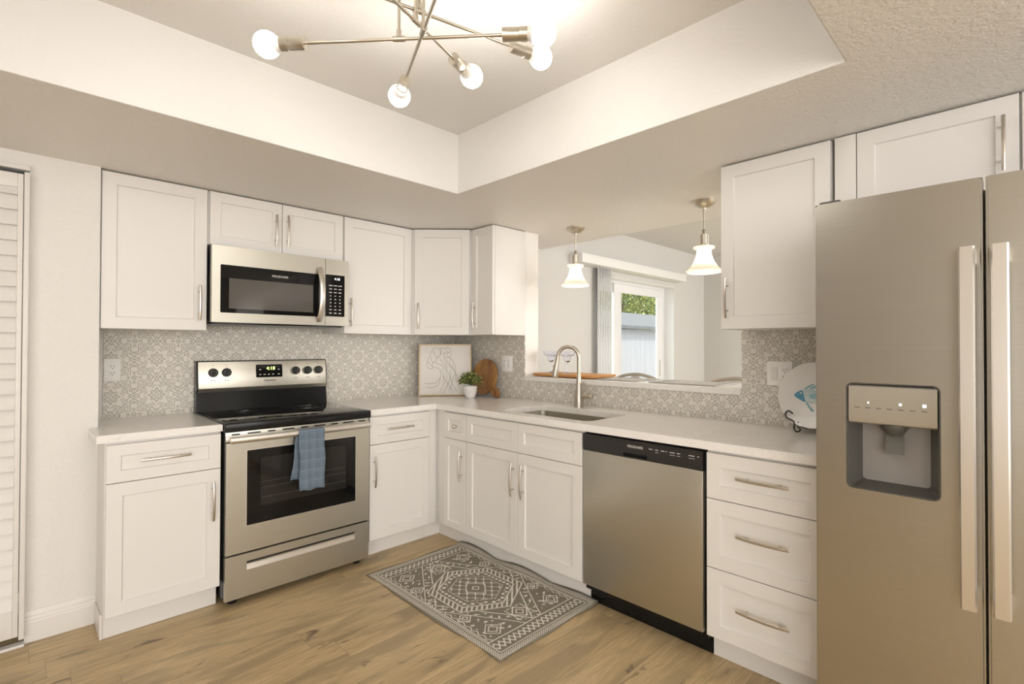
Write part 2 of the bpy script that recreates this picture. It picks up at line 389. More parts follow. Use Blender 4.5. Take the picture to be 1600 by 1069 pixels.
def cyl(bm, p, q, r, n=16, r2=None, mi=0):
    p = Vector(p); q = Vector(q); L = (q-p).length
    r2 = r if r2 is None else r2
    lathe(bm, [(0, 0), (r, 0), (r2, L), (0, L)], p, tuple(q-p), n, mi)
def tube(bm, pts, r, n=10, closed=False, mi=0, flat=None):
    """tube along points; r scalar or list; flat=(a,b, up) elliptical section"""
    pts = [Vector(p) for p in pts]; N = len(pts); rings = []; prev = None
    for i, p in enumerate(pts):
        if closed: d = pts[(i+1) % N]-pts[i-1]
        else: d = pts[min(i+1, N-1)]-pts[max(i-1, 0)]
        d.normalize()
        if prev is None:
            t = Vector(flat[2]) if flat else (Vector((0, 0, 1)) if abs(d.z) < .9 else Vector((1, 0, 0)))
        else: t = prev
        e1 = (t-d*t.dot(d)).normalized(); prev = e1; e2 = d.cross(e1)
        rr = r[i] if isinstance(r, (list, tuple)) else r
        fa, fb = (flat[0], flat[1]) if flat else (rr, rr)
        rings.append([bm.verts.new(p+e1*fa*math.cos(2*math.pi*k/n)+e2*fb*math.sin(2*math.pi*k/n)) for k in range(n)])
    for i in range(N if closed else N-1):
        a_, b_ = rings[i], rings[(i+1) % N]
        for k in range(n): face(bm, [a_[k], a_[(k+1) % n], b_[(k+1) % n], b_[k]], mi)
    if not closed: face(bm, rings[0][::-1], mi); face(bm, rings[-1], mi)
def rrect(u0, u1, z0, z1, r, k=6):
    pts = []
    for cu, cz, a0 in ((u1-r, z1-r, 0), (u0+r, z1-r, 90), (u0+r, z0+r, 180), (u1-r, z0+r, 270)):
        for i in range(k+1):
            t = R(a0+90*i/k); pts.append((cu+r*math.cos(t), cz+r*math.sin(t)))
    return pts
def poly_hole(bm, G, outer, holes, h0, h1, mi=0):
    """extruded polygon (2D pts through G(a,b,h)) with holes"""
    for h in (h0, h1):
        es = []
        for L in [outer]+holes:
            vs_ = [bm.verts.new(G(a_, b_, h)) for a_, b_ in L]
            es += [bm.edges.new((vs_[i], vs_[(i+1) % len(vs_)])) for i in range(len(vs_))]
        r = bmesh.ops.triangle_fill(bm, use_beauty=True, use_dissolve=False, edges=es)
        for g in r['geom']:
            if isinstance(g, bmesh.types.BMFace): g.material_index = mi
    for L in [outer]+holes:
        a_ = [bm.verts.new(G(p[0], p[1], h0)) for p in L]; b_ = [bm.verts.new(G(p[0], p[1], h1)) for p in L]
        for i in range(len(L)): face(bm, [a_[i], a_[(i+1) % len(L)], b_[(i+1) % len(L)], b_[i]], mi)
    bmesh.ops.remove_doubles(bm, verts=bm.verts, dist=1e-5)
def catmull(P, k=8):
    P = [Vector(p) for p in P]; out = []
    for i in range(len(P)-1):
        p0 = P[max(i-1, 0)]; p1 = P[i]; p2 = P[i+1]; p3 = P[min(i+2, len(P)-1)]
        for j in range(k):
            t = j/k; out.append(.5*((2*p1)+(-p0+p2)*t+(2*p0-5*p1+4*p2-p3)*t*t+(-p0+3*p1-3*p2+p3)*t**3))
    out.append(P[-1]); return out
def text(s, F, u, n, z, size, mat, parent, name, align='CENTER', th=.0006):
    """writing that reads left to right seen from the room"""
    cu = bpy.data.curves.new('t', 'FONT'); cu.body = s; cu.size = size; cu.align_x = align; cu.align_y = 'CENTER'; cu.extrude = th
    o = bpy.data.objects.new('t', cu); COL.objects.link(o)
    dg = bpy.context.evaluated_depsgraph_get(); me = bpy.data.meshes.new_from_object(o.evaluated_get(dg))
    COL.objects.unlink(o); bpy.data.objects.remove(o)
    sg = 1 if F is A else -1
    bm = NB(); bm.from_mesh(me); bpy.data.meshes.remove(me)
    for v in bm.verts: v.co = Vector(F(u+sg*v.co.x, n+v.co.z, z+v.co.y))
    return finish(name, bm, mat, parent, False)
def quaduv(o, fn):
    """fn(world co) -> uv"""
    me = o.data; uvl = me.uv_layers.new(name='UVMap'); base = wloc(o)
    for lp in me.loops: uvl.data[lp.index].uv = fn(me.vertices[lp.vertex_index].co+base)
def pull(parent, F, u, z, n, L, vertical, name='handle'):
    """slim arched bar pull on two posts"""
    bm = NB(); N = 12; pts = []
    for i in range(N+1):
        t = i/N*2-1; d = .034-.010*t*t
        pts.append(F(u, n+d, z+t*L/2) if vertical else F(u+t*L/2, n+d, z))
    up = Vector(F(0, 1, 0))-Vector(F(0, 0, 0))
    tube(bm, pts, .005, 8, flat=(.0032, .0058, up))
    for t in (-.62, .62):
        d = .034-.010*t*t
        a_ = F(u, n-.001, z+t*L/2) if vertical else F(u+t*L/2, n-.001, z)
        b_ = F(u, n+d, z+t*L/2) if vertical else F(u+t*L/2, n+d, z)
        cyl(bm, a_, b_, .0042, 10)
    return finish(name, bm, 'pull', parent)
def struct(name, bm, mat, smooth_=False):
    o = finish(name, bm, mat, None, smooth_, loc=(0, 0, 0)); o['kind'] = 'structure'; return o

ZS, ZC = 2.152, 2.48
# ------------------------------------------------------------------ the setting
bm = NB(); wbox(bm, -6.5, 3.85, -7, .0, -.08, 0); struct('floor', bm, 'floor')
TX0, TX1, TY0, TY1 = -4.3, -.918, -3.107, -1.228
bm = NB()
poly_hole(bm, lambda a_, b_, h: (a_, b_, h), [(-6.5, -4.4), (.582, -4.4), (.582, .12), (-6.5, .12)], [[(TX0, TY0), (TX1, TY0), (TX1, TY1), (TX0, TY1)]], ZS, ZS+.02)
struct('ceiling_soffit', bm, 'soffit')
bm = NB()   # tray sides
t = .02
e = .003; zt0 = ZS+.0006
wbox(bm, TX0-t, TX1+t, TY1-e, TY1-.0005, zt0, ZC); wbox(bm, TX0-t, TX1+t, TY0+.0005, TY0+e, zt0, ZC)
wbox(bm, TX1-e, TX1-.0005, TY0, TY1, zt0, ZC); wbox(bm, TX0+.0005, TX0+e, TY0, TY1, zt0, ZC)
struct('trim_1', bm, 'ceiling')
bm = NB(); wbox(bm, -6.6, 3.85, -7.1, .2, ZC, ZC+.08); struct('ceiling', bm, 'ceiling')
bm = NB(); wbox(bm, .562, .582, -4.4, -.45, ZS+.02, ZC); wbox(bm, -6.5, .582, -4.42, -4.4, ZS, ZC); struct('trim_2', bm, 'soffit')
# wall A behind the range
bm = NB(); wbox(bm, -2.36, .1347, 0, .12, 0, ZS); struct('wall_back', bm, 'wall')
# left wall with the louvred closet door
bm = NB(); wbox(bm, -2.602, -2.362, -.24, .0, 0, ZS); wbox(bm, -6.5, -3.65, -.24, -.2, 0, ZS)
loops(bm, [[(a_, y_, b_) for a_, b_ in [(-6.5, 0), (-3.65, 0), (-3.65, 2.09), (-2.602, 2.09), (-2.602, 0), (-2.362, 0), (-2.362, ZS), (-6.5, ZS)]] for y_ in (-.345, -.24)])
struct('wall_left', bm, 'wall')
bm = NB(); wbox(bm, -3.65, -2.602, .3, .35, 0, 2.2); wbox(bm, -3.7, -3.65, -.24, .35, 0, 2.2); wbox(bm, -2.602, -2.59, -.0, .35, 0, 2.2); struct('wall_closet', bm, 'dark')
# baseboards
def baseb(bm, F, u0, u1, n):
    pr = [(0, 0), (.014, 0), (.014, .085), (.0125, .092), (.0125, .098), (.010, .108), (.010, .114), (.004, .133), (0, .135)]
    rings = [[bm.verts.new(F(u, n+a_, b_)) for a_, b_ in pr] for u in (u0, u1)]
    for i in range(len(pr)): face(bm, [rings[0][i], rings[0][(i+1) % len(pr)], rings[1][(i+1) % len(pr)], rings[1][i]])
    face(bm, rings[0]); face(bm, rings[1][::-1])
bm = NB(); baseb(bm, A, -2.602, -2.3635, .345); struct('baseboard_left', bm, 'trim')
# louvred bifold door
dr = bpy.data.objects.new('door_1', None); COL.objects.link(dr); dr.location = (-2.9, -.37, 0); dr['kind'] = 'structure'
bm = NB()
for (a_, b_) in ((-2.640, -2.622), (-3.24, -3.19)): wbox(bm, a_, b_, -.385, -.352, .05, 2.045, .002)
wbox(bm, -3.19, -2.640, -.385, -.352, .05, .17, .002); wbox(bm, -3.19, -2.640, -.385, -.352, 1.985, 2.045, .002)
finish('door_frame', bm, 'trim', dr)
bm = NB(); z = .17
while z < 1.985:
    z2 = min(z+.066, 1.99)
    vs_ = [(-3.19, -.392, z), (-2.640, -.392, z), (-2.640, -.366, z2+.008), (-3.19, -.366, z2+.008)]
    loops(bm, [[Vector(p) for p in vs_], [Vector(p)+Vector((0, .014, 0)) for p in vs_]]); z += .066
finish('louver_slats', bm, 'trim', dr)
bm = NB(); wbox(bm, -2.620, -2.602, -.39, -.30, .035, 2.055, .003); finish('jamb', bm, 'trim', dr)
bm = NB(); wbox(bm, -3.65, -2.602, -.372, -.33, 2.068, 2.09, .002); finish('track', bm, 'trim', dr)
bm = NB(); wbox(bm, -3.65, -2.602, -.385, -.345, .0, .012, .002); struct('trim_3', bm, 'trim')
# wall B with the pass-through
YL, YR, ZSILL, WT = -.852, -2.434, 1.085, .1347
bm = NB(); wbox(bm, 0, WT, -6.9, YR, 0, ZS); wbox(bm, 0, WT, YL, 0, 0, ZS); wbox(bm, 0, WT, YR, YL, 0, ZSILL-.032)
struct('wall_right', bm, 'wall')
# dining room
bm = NB()
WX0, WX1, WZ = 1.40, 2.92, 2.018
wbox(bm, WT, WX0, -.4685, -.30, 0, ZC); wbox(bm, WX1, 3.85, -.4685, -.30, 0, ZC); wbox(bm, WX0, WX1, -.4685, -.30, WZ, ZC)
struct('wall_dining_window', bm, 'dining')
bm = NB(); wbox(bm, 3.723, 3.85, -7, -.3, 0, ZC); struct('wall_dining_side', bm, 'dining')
bm = NB(); wbox(bm, -6.6, 3.85, -7.1, -7.0, 0, ZC); struct('wall_front', bm, 'farwall')
bm = NB(); wbox(bm, -6.6, -6.5, -7.0, .0, 0, ZC); struct('wall_far_left', bm, 'farwall')
# sliding window door
wd = bpy.data.objects.new('window_1', None); COL.objects.link(wd); wd.location = (2.14, -.33, 0); wd['kind'] = 'structure'
bm = NB()
box(bm, A, WX0, WX1, .292, .345, 1.988, WZ-.001); box(bm, A, WX0, WX0+.03, .292, .345, 0.002, 1.988); box(bm, A, WX1-.03, WX1-.001, .292, .345, 0.002, 1.988); box(bm, A, WX0, WX1, .292, .345, 0.002, .03)
finish('window_frame', bm, 'vinyl', wd)
def sash(u0, u1, n0, n1, st, nm):
    bm = NB()
    box(bm, A, u0, u1, n0, n1, 1.893, 1.987, .003); box(bm, A, u0, u1, n0, n1, .031, .12, .003)
    box(bm, A, u0, u0+st, n0, n1, .12, 1.895, .003); box(bm, A, u1-st, u1, n0, n1, .12, 1.895, .003)
    f = finish(nm, bm, 'vinyl', wd)
    bm = NB(); box(bm, A, u0+st, u1-st, (n0+n1)/2-.003, (n0+n1)/2+.003, .12, 1.895); finish('pane', bm, 'pane', f)
sash(1.865, 2.889, .318, .343, .135, 'window_sash'); sash(1.431, 1.95, .293, .317, .06, 'window_sash')
bm = NB(); box(bm, A, WX1-.004, WX1-.0005, .346, .469, .002, WZ-.002); box(bm, A, WX0, WX1-.004, .346, .469, WZ-.006, WZ-.0005); box(bm, A, WX0+.0005, WX0+.004, .346, .469, .002, WZ-.006); finish('jamb_liner', bm, 'vinyl', wd)
bm = NB(); box(bm, A, 2.80, 2.815, .343, .365, .95, 1.15, .003); finish('window_handle', bm, 'vinyl', wd)
# tile splashbacks
def tiles(name, quads, uvf):
    bm = NB()
    for q in quads: wbox(bm, *q)
    o = struct(name, bm, 'tile'); quaduv(o, uvf); return o
TS = .008
tiles('wall_tile_back', [(-2.313, -.008, -TS, 0, .9145, 1.42)], lambda c: (c.x+2.282, c.z-.028))
tiles('wall_tile_right', [(-TS, 0, YL, -.0, .9145, 1.42), (-TS, 0, YR, YL, .9145, ZSILL-.033), (-TS, 0, -3.0, YR, .9145, 1.42)], lambda c: (c.y-.007, c.z-.028))

# ------------------------------------------------------------------ counters
def counter(name, outer, holes, label):
    bm = NB(); poly_hole(bm, lambda a_, b_, h: (a_, b_, h), outer, holes, .880, .914)
    r = [e for e in bm.edges if len(e.link_faces) == 2 and abs(e.verts[0].co.z-.914) < 1e-4 and abs(e.verts[1].co.z-.914) < 1e-4 and e.calc_face_angle(0) > 1]
    bmesh.ops.recalc_face_normals(bm, faces=bm.faces)
    bmesh.ops.bevel(bm, geom=r, offset=.003, segments=2, affect='EDGES')
    return tag(finish(name, bm, 'quartz'), label, 'countertop')
counter('countertop', [(-2.395, -.347), (-2.361, -.347), (-2.361, -.001), (-1.917, -.001), (-1.917, -.645), (-2.395, -.645)], [], 'short white quartz countertop with outlet above it, left of the range')
SX0, SX1, SY0, SY1 = -.55, -.175, -1.86, -1.19
hole = rrect(SX0, SX1, SY0, SY1, .05)
counter('countertop', [(-1.133, -.001), (-.001, -.001), (-.001, -2.985), (-.645, -2.985), (-.645, -.645), (-1.133, -.645)], [hole], 'long L shaped white quartz countertop holding the sink, picture and plate')
# bar ledge of the pass-through
bm = NB(); wbox(bm, -.018, .40, YR+.001, YL-.001, ZSILL-.032, ZSILL, .003)
tag(finish('bar_ledge', bm, 'quartz'), 'white ledge of the pass-through opening above the sink', 'ledge')

# sink
s = thing('sink', 'undermount stainless steel sink set in the white countertop', 'sink', (-.36, -1.525, .68))
bm = NB()
Ls = []
for ins, zz in ((-.012, .8795), (.0, .8785), (.004, .70), (.03, .685), (.15, .683)):
    Ls.append([(a_, b_, zz) for a_, b_ in rrect(SX0+ins, SX1-ins, SY0+ins, SY1-ins, max(.05-ins*.2, .02))])
Ls2 = [[(p[0], p[1], p[2]-.0015) for p in L] for L in Ls[::-1]]
loops(bm, Ls, False, True)
finish('basin', bm, 'steel', s)
bm = NB(); lathe(bm, [(0, .0), (.018, .002), (.04, .004), (.045, .0)], (-.36, -1.525, .6835), 'z', 24); finish('drain', bm, 'nickel', s)

# ------------------------------------------------------------------ cabinets
FRONT, BODY, TOE, ZT = .630, .610, .554, .113
def door(parent, F, u0, u1, z0, z1, n1=FRONT, rail=.057, name='door', gap=.0016):
    bm = NB(); a_, b_ = min(u0, u1)+gap, max(u0, u1)-gap
    shaker(bm, F, a_, b_, z0+gap, z1-gap, n1-.019, n1, rail)
    return finish(name, bm, 'cabinet', parent)
def base(label, F, u0, u1, name='base_cabinet', toe=True, nback=.02, hollow=False):
    """carcass: body + toe board"""
    c = F((u0+u1)/2, .3, 0); t_ = thing(name, label, 'cabinet', c)
    bm = NB()
    if hollow:
        box(bm, F, u0, u0+.018, nback, BODY, ZT, .8795); box(bm, F, u1-.018, u1, nback, BODY, ZT, .8795); box(bm, F, u0+.018, u1-.018, nback, nback+.01, ZT, .8795)
        box(bm, F, u0+.018, u1-.018, nback+.01, BODY, ZT, ZT+.018); box(bm, F, u0+.018, u1-.018, BODY-.02, BODY, ZT+.018, .8795)
    else: box(bm, F, u0, u1, nback, BODY, ZT, .8795, .001)
    finish('body', bm, 'cabinet', t_)
    bm = NB(); box(bm, F, u0, u1, .3, TOE, 0.001, ZT); finish('toe_kick', bm, 'cabinet', t_)
    return t_
ZD0, ZD1 = .697, .868
k = base('white base cabinet with one drawer and door, left of the range', A, -2.363, -1.918)
d = door(k, A, -2.361, -1.919, ZD0, ZD1, rail=.05, name='drawer'); pull(d, A, -2.145, .788, FRONT, .19, False)
d = door(k, A, -2.361, -1.919, ZT, ZD0); pull(d, A, -1.955, .543, FRONT, .19, True)
bm = NB(); box(bm, A, -2.3695, -2.3632, .347, .556, .001, .10, .002); box(bm, A, -2.3695, -2.360, .5545, .560, .001, .112, .001); finish('base_shoe', bm, 'cabinet', k)
k = base('white base cabinet with drawer and door between range and corner', A, -1.124, -.685)
d = door(k, A, -1.122, -.687, ZD0, ZD1, rail=.05, name='drawer'); pull(d, A, -.916, .788, FRONT, .19, False)
d = door(k, A, -1.122, -.687, ZT, ZD0); pull(d, A, -1.093, .536, FRONT, .19, True)
# corner unit: blind corner carcass with fillers and the narrow front on wall B
k = thing('base_cabinet', 'narrow white corner base cabinet with knob drawer, left of the sink cabinet', 'cabinet', (-.4, -.6, 0))
bm = NB(); wbox(bm, -.684, -.02, -.610, -.02, ZT, .8795); wbox(bm, -.610, -.02, -.946, -.6105, ZT, .8795); finish('body', bm, 'cabinet', k)
bm = NB(); wbox(bm, -.684, -.3, -.554, -.3, .001, ZT); wbox(bm, -.554, -.3, -.946, -.5545, .001, ZT); finish('toe_kick', bm, 'cabinet', k)
bm = NB(); wbox(bm, -.683, -.6305, -.618, -.6102, ZT, .8795, .001); wbox(bm, -.6185, -.6102, -.70, -.6185, ZT, .8795, .001); finish('filler', bm, 'cabinet', k)
d = door(k, B, -.712, -.944, ZD0, ZD1, rail=.045, name='drawer')
for du in (-.846, -.866)[:1]:
    bm = NB(); lathe(bm, [(0, 0), (.007, 0), (.006, .012), (.013, .018), (.015, .024), (.012, .029), (0, .030)], B(du, FRONT-.001, .784), (-1, 0, 0), 20); finish('knob', bm, 'pull', d)
d = door(k, B, -.712, -.944, ZT, ZD0, rail=.045); pull(d, B, -.908, .539, FRONT, .19, True)
k = base('wide white sink cabinet with two doors and two false drawer fronts', B, -1.879, -.947, hollow=True)
for a_, b_ in ((-.948, -1.413), (-1.413, -1.878)): door(k, B, a_, b_, ZD0, ZD1, rail=.05, name='false_drawer_front')
d = door(k, B, -.948, -1.413, ZT, ZD0); pull(d, B, -1.383, .542, FRONT, .19, True)
d = door(k, B, -1.413, -1.878, ZT, ZD0); pull(d, B, -1.464, .543, FRONT, .19, True)
k = base('white base cabinet with three stacked drawers between dishwasher and fridge', B, -2.983, -2.531)
for z0, z1, hz in ((.679, .868, .782), (.396, .679, .555), (ZT, .396, .264)):
    d = door(k, B, -2.533, -2.981, z0, z1, rail=.055, name='drawer'); pull(d, B, -2.762, hz, FRONT, .195, False)
# upper cabinets
UF, UB, ZU, ZUT = .330, .311, 1.384, 2.146
def upper(label, F, u0, u1, z0=ZU, z1=ZUT, name='wall_cabinet'):
    t_ = thing(name, label, 'cabinet', F((u0+u1)/2, .15, z0))
    bm = NB(); box(bm, F, u0, u1, .0085, UB, z0+.002, z1, .001); finish('body', bm, 'cabinet', t_)
    return t_
k = upper('large white wall cabinet left of the microwave, one door', A, -2.359, -1.915)
d = door(k, A, -2.358, -1.916, ZU, ZUT, UF); pull(d, A, -1.953, 1.533, UF, .185, True)
k = upper('short white two-door wall cabinet directly above the microwave', A, -1.912, -1.150, 1.853)
d = door(k, A, -1.907, -1.531, 1.853, ZUT, UF, .052); pull(d, A, -1.570, 1.98, UF, .185, True)
d = door(k, A, -1.531, -1.155, 1.853, ZUT, UF, .052); pull(d, A, -1.504, 1.988, UF, .185, True)
k = upper('white wall cabinet right of the microwave, one door', A, -1.147, -.635)
d = door(k, A, -1.146, -.640, ZU, ZUT, UF); pull(d, A, -1.108, 1.523, UF, .185, True)
# diagonal corner cabinet
k = thing('wall_cabinet', 'white diagonal wall cabinet filling the kitchen corner', 'cabinet', (-.3, -.3, ZU))
bm = NB(); pl = [(-.633, -.0085), (-.0085, -.0085), (-.0085, -.622), (-.312, -.622), (-.633, -.3165)]
loops(bm, [[(a_, b_, ZU+.002) for a_, b_ in pl], [(a_, b_, ZUT) for a_, b_ in pl]]); finish('body', bm, 'cabinet', k, False)
pa, pb = Vector((-.622, -.338, 0)), Vector((-.338, -.622, 0)); du = (pb-pa).normalized(); dn = Vector((-du.y*-1, du.x*-1, 0)); dn = Vector((-1, -1, 0)).normalized()
o0 = pa-du*0
def D(u, n, z): p = o0+du*u+dn*n; return (p.x, p.y, z)
Ld = (pb-pa).length
d = door(k, D, .002, Ld-.002, ZU, ZUT, .012); pull(d, D, .035, 1.52, .012, .185, True)
k = upper('narrow white wall cabinet with plain end panel beside the pass-through', B, -.858, -.6235)
d = door(k, B, -.630, -.858, ZU, ZUT, UF, .05); pull(d, B, -.676, 1.523, UF, .185, True)
bm = NB(); box(bm, B, -.8605, -.8582, .0085, UF-.022, ZU, ZUT, .0008); finish('end_panel', bm, 'cabinet', k)
k = upper('white wall cabinet right of the pass-through above the fish plate', B, -2.922, -2.464)
d = door(k, B, -2.465, -2.921, ZU, ZUT, UF); pull(d, B, -2.497, 1.528, UF, .185, True)
k = upper('wide low white wall cabinet above the refrigerator', B, -3.94, -2.932, 1.79)
bm = NB(); box(bm, B, -3.009, -2.935, UB, UF-.002, 1.79, ZUT, .001); finish('filler', bm, 'cabinet', k)
d = door(k, B, -3.011, -3.472, 1.79, ZUT, UF); pull(d, B, -3.433, 1.983, UF, .185, True)
d = door(k, B, -3.476, -3.937, 1.79, ZUT, UF); pull(d, B, -3.515, 1.983, UF, .185, True)

# ------------------------------------------------------------------ range
r = thing('range', 'stainless steel and black electric range with glass cooktop and back panel', 'range', (-1.522, -.35, 0))
u0, u1 = -1.9085, -1.1385
bm = NB(); box(bm, A, u0+.002, u1-.002, .05, .635, .035, .895, .003); finish('body', bm, 'black', r)
for a_ in (u0+.05, u1-.05):
    for n_ in (.12, .60):
        bm = NB(); lathe(bm, [(0, 0), (.02, 0), (.022, .008), (.012, .016), (.012, .036), (0, .036)], A(a_, n_, .001), 'z', 16); finish('foot', bm, 'blackplastic', r)
bm = NB(); box(bm, A, u0-.004, u1+.004, .05, .672, .872, .917, .006, seg_=3); ct = finish('cooktop', bm, 'black', r)
bm = NB(); box(bm, A, u0+.012, u1-.012, .075, .655, .9165, .9185, .0008); gl = finish('glass_top', bm, 'glassblack', r)
for (a_, n_, rr) in ((-1.70, .49, .115), (-1.33, .49, .09), (-1.70, .22, .075), (-1.33, .22, .09)):
    bm = NB()
    for q in (rr, rr*.62):
        lathe(bm, [(q, 0), (q+.0015, 0), (q+.0015, .0003), (q, .0003), (q, 0)], A(a_, n_, .9185), 'z', 48)
    finish('burner_ring', bm, 'burner', gl)
# backguard
bm = NB(); pr = [(.012, .915), (.075, .915), (.060, 1.035), (.075, 1.045), (.056, 1.205), (.045, 1.213), (.012, 1.213)]
loops(bm, [[A(u0+.004, n_, z_) for n_, z_ in pr], [A(u1-.004, n_, z_) for n_, z_ in pr]]); bg_ = finish('backguard', bm, 'black', r, False)
bm = NB(); box(bm, A, u0+.008, u1-.012, .058, .062, .95, .952); finish('backguard_line', bm, 'steel', bg_)
def CP(u, n, z):  # tilted control panel: z 1.052..1.208
    t_ = (z-1.05)/.16; return A(u, .0765-.019*t_+n, z)
bm = NB(); box(bm, CP, u0+.012, u1-.010, 0, .004, 1.052, 1.208, .0015); finish('control_panel', bm, 'steel', r)
bm = NB(); pr = [(.062, 1.028), (.074, 1.030), (.082, 1.052), (.070, 1.056)]
loops(bm, [[A(u0+.012, n_, z_) for n_, z_ in pr], [A(u1-.010, n_, z_) for n_, z_ in pr]]); finish('panel_lip', bm, 'steel', r, False)
for a_ in (-1.821, -1.751, -1.349, -1.272, -1.199):
    c = CP(a_, .003, 1.143); bm = NB()
    lathe(bm, [(0, 0), (.026, 0), (.026, .008), (.023, .020), (.0215, .022), (0, .022)], c, (0, -1, .1), 24)
    q = .3 if a_ < -1.5 else .15
    tube(bm, [CP(a_-math.sin(q)*.021, .028, 1.143-.021*math.cos(q)), CP(a_+math.sin(q)*.021, .028, 1.143+.024*math.cos(q))], .006, 8)
    kb = finish('knob', bm, 'blackplastic', r)
    for q in ((-.010, -.004, 1.094, 1.100), (.004, .010, 1.094, 1.100), (-.003, .003, 1.186, 1.189)):
        bm = NB(); box(bm, CP, a_+q[0], a_+q[1], .004, .0046, q[2], q[3]); finish('knob_mark', bm, 'markdark', kb)
bm = NB()
loops(bm, [[CP(a_, .004, b_) for a_, b_ in rrect(-1.589, -1.433, 1.106, 1.186, .006)], [CP(a_, .0065, b_) for a_, b_ in rrect(-1.589, -1.433, 1.106, 1.186, .006)]])
dp = finish('display', bm, 'glassblack', r, False)
tx = text('4:18', A, -1.503, .0715, 1.161, .030, 'lcd_green', dp, 'clock_digits')
for a_, z_ in ((-1.565, 1.122), (-1.54, 1.122), (-1.515, 1.122), (-1.49, 1.122), (-1.455, 1.122), (-1.565, 1.152), (-1.455, 1.152)):
    bm = NB(); box(bm, CP, a_-.006, a_+.006, .0065, .007, z_, z_+.0045); finish('display_mark', bm, 'marklight', dp)
text('FRIGIDAIRE', A, -1.508, .0785, 1.086, .0135, 'markdark', r, 'brand_lettering')
# front
bm = NB(); box(bm, A, u0+.004, u1-.004, .60, .645, .822, .872, .002); vt = finish('vent_strip', bm, 'steel', r)
for i in range(9):
    a_ = -1.86+i*.085; L_ = .06 if i % 2 else .035
    bm = NB(); box(bm, A, a_-L_/2, a_+L_/2, .6445, .6553, .855, .860); finish('vent_slot', bm, 'dark', vt)
bm = NB(); WZ0, WZ1, WU0, WU1 = .393, .772, -1.811, -1.228
poly_hole(bm, lambda a_, b_, h: A(a_, h, b_), [(u0+.003, .262), (u1-.003, .262), (u1-.003, .818), (u0+.003, .818)], [[(WU0, WZ0), (WU1, WZ0), (WU1, WZ1), (WU0, WZ1)]], .636, .662)
od = finish('oven_door', bm, 'steel', r, False)
bm = NB(); poly_hole(bm, lambda a_, b_, h: A(a_, h, b_), [(WU0, WZ0), (WU1, WZ0), (WU1, WZ1), (WU0, WZ1)], [[(WU0+.065, WZ0+.085), (WU1-.055, WZ0+.085), (WU1-.055, WZ1-.045), (WU0+.065, WZ1-.045)]], .640, .6605)
finish('window_surround', bm, 'glassblack', od, False)
bm = NB(); box(bm, A, WU0+.065, WU1-.055, .636, .6575, WZ0+.085, WZ1-.045); finish('oven_window', bm, 'ovenglass', od)
bm = NB()
for zz in (.60, .57, .52): cyl(bm, A(WU0+.07, .6585, zz), A(WU1-.06, .6585, zz+.0), .0012, 6)
finish('oven_rack', bm, newmat('rack_seen_through_glass', (.12, .11, .10), .4, .5), od)
bm = NB(); box(bm, A, u0+.003, u1-.003, .61, .655, .822, .850, .001); finish('door_top_rail', bm, 'steel', od)
bm = NB(); pts = []
for i in range(17):
    t_ = i/16; a_ = -1.897+t_*(.742); n_ = .708-.008*(2*t_-1)**2
    pts.append(A(a_, n_, .836))
tube(bm, pts, .013, 14, flat=(.0165, .011, (0, 0, 1)))
for a_ in (-1.885, -1.167): box(bm, A, a_-.012, a_+.012, .66, .702, .826, .846, .003)
finish('oven_handle', bm, 'handle_steel', od)
# drawer with recessed grip
bm = NB(); RU0, RU1, RZ0, RZ1 = -1.808, -1.228, .168, .212
poly_hole(bm, lambda a_, b_, h: A(a_, h, b_), [(u0+.003, .036), (u1-.003, .036), (u1-.003, .252), (u0+.003, .252)], [[(RU0, RZ0), (RU1, RZ0), (RU1, RZ1), (RU0, RZ1)]], .636, .660)
dw_ = finish('storage_drawer', bm, 'steel', r, False)
bm = NB(); vs1 = [A(RU0, .6595, RZ0), A(RU1, .6595, RZ0), A(RU1, .640, RZ0+.026), A(RU0, .640, RZ0+.026)]
f_ = [bm.verts.new(p) for p in vs1]; face(bm, f_); f2 = [bm.verts.new(p) for p in (A(RU0, .640, RZ0+.026), A(RU1, .640, RZ0+.026), A(RU1, .615, RZ1), A(RU0, .615, RZ1))]; face(bm, f2)
finish('drawer_grip', bm, 'handle_steel', dw_, False)
bm = NB(); box(bm, A, RU0, RU1, .6405, .6415, RZ0+.027, RZ1); finish('grip_shade_strip', bm, 'blackplastic', dw_)  # black strip set in as the shade of the upper grip recess
bm = NB(); poly_hole(bm, lambda a_, b_, h: A(a_, h, b_), [(WU0-.003, WZ0-.003), (WU1+.003, WZ0-.003), (WU1+.003, WZ1+.003), (WU0-.003, WZ1+.003)], [[(WU0, WZ0), (WU1, WZ0), (WU1, WZ1), (WU0, WZ1)]], .6615, .6635); finish('window_trim', bm, 'handle_steel', od, False)

# towel over the oven handle
bm = NB(); nu, nv = 14, 36
TU0, TU1 = -1.577, -1.441; zt = .8515
prof = []
for j in range(nv+1):
    s_ = j/nv
    if s_ < .40: q = s_/.40; prof.append((.6895-.004*(1-q), .585+(.838-.585)*q, -.028*(1-q)))      # back fall
    elif s_ < .50:
        q = (s_-.40)/.10; an = math.pi*(1-q); prof.append((.7075+.0185*math.cos(an), .838+.0165*math.sin(an), 0))
    else: q = (s_-.50)/.50; prof.append((.7265+.003*q, .838-(.838-.530)*q, .004*q))
g = [[None]*(nu+1) for _ in prof]
for j, (n_, z_, du_) in enumerate(prof):
    for i in range(nu+1):
        a_ = TU0+(TU1-TU0)*i/nu
        hang = abs(z_-.845)/.3
        g[j][i] = bm.verts.new(A(a_+du_+.003*math.sin(z_*30), n_+(.004*hang*math.sin(i*.9+z_*8) if j > nv*.5 else 0), z_+.003*math.sin(i*.8)*(1 if j in (0, nv) else 0)))
for j in range(nv):
    for i in range(nu): face(bm, [g[j][i], g[j][i+1], g[j+1][i+1], g[j+1][i]])
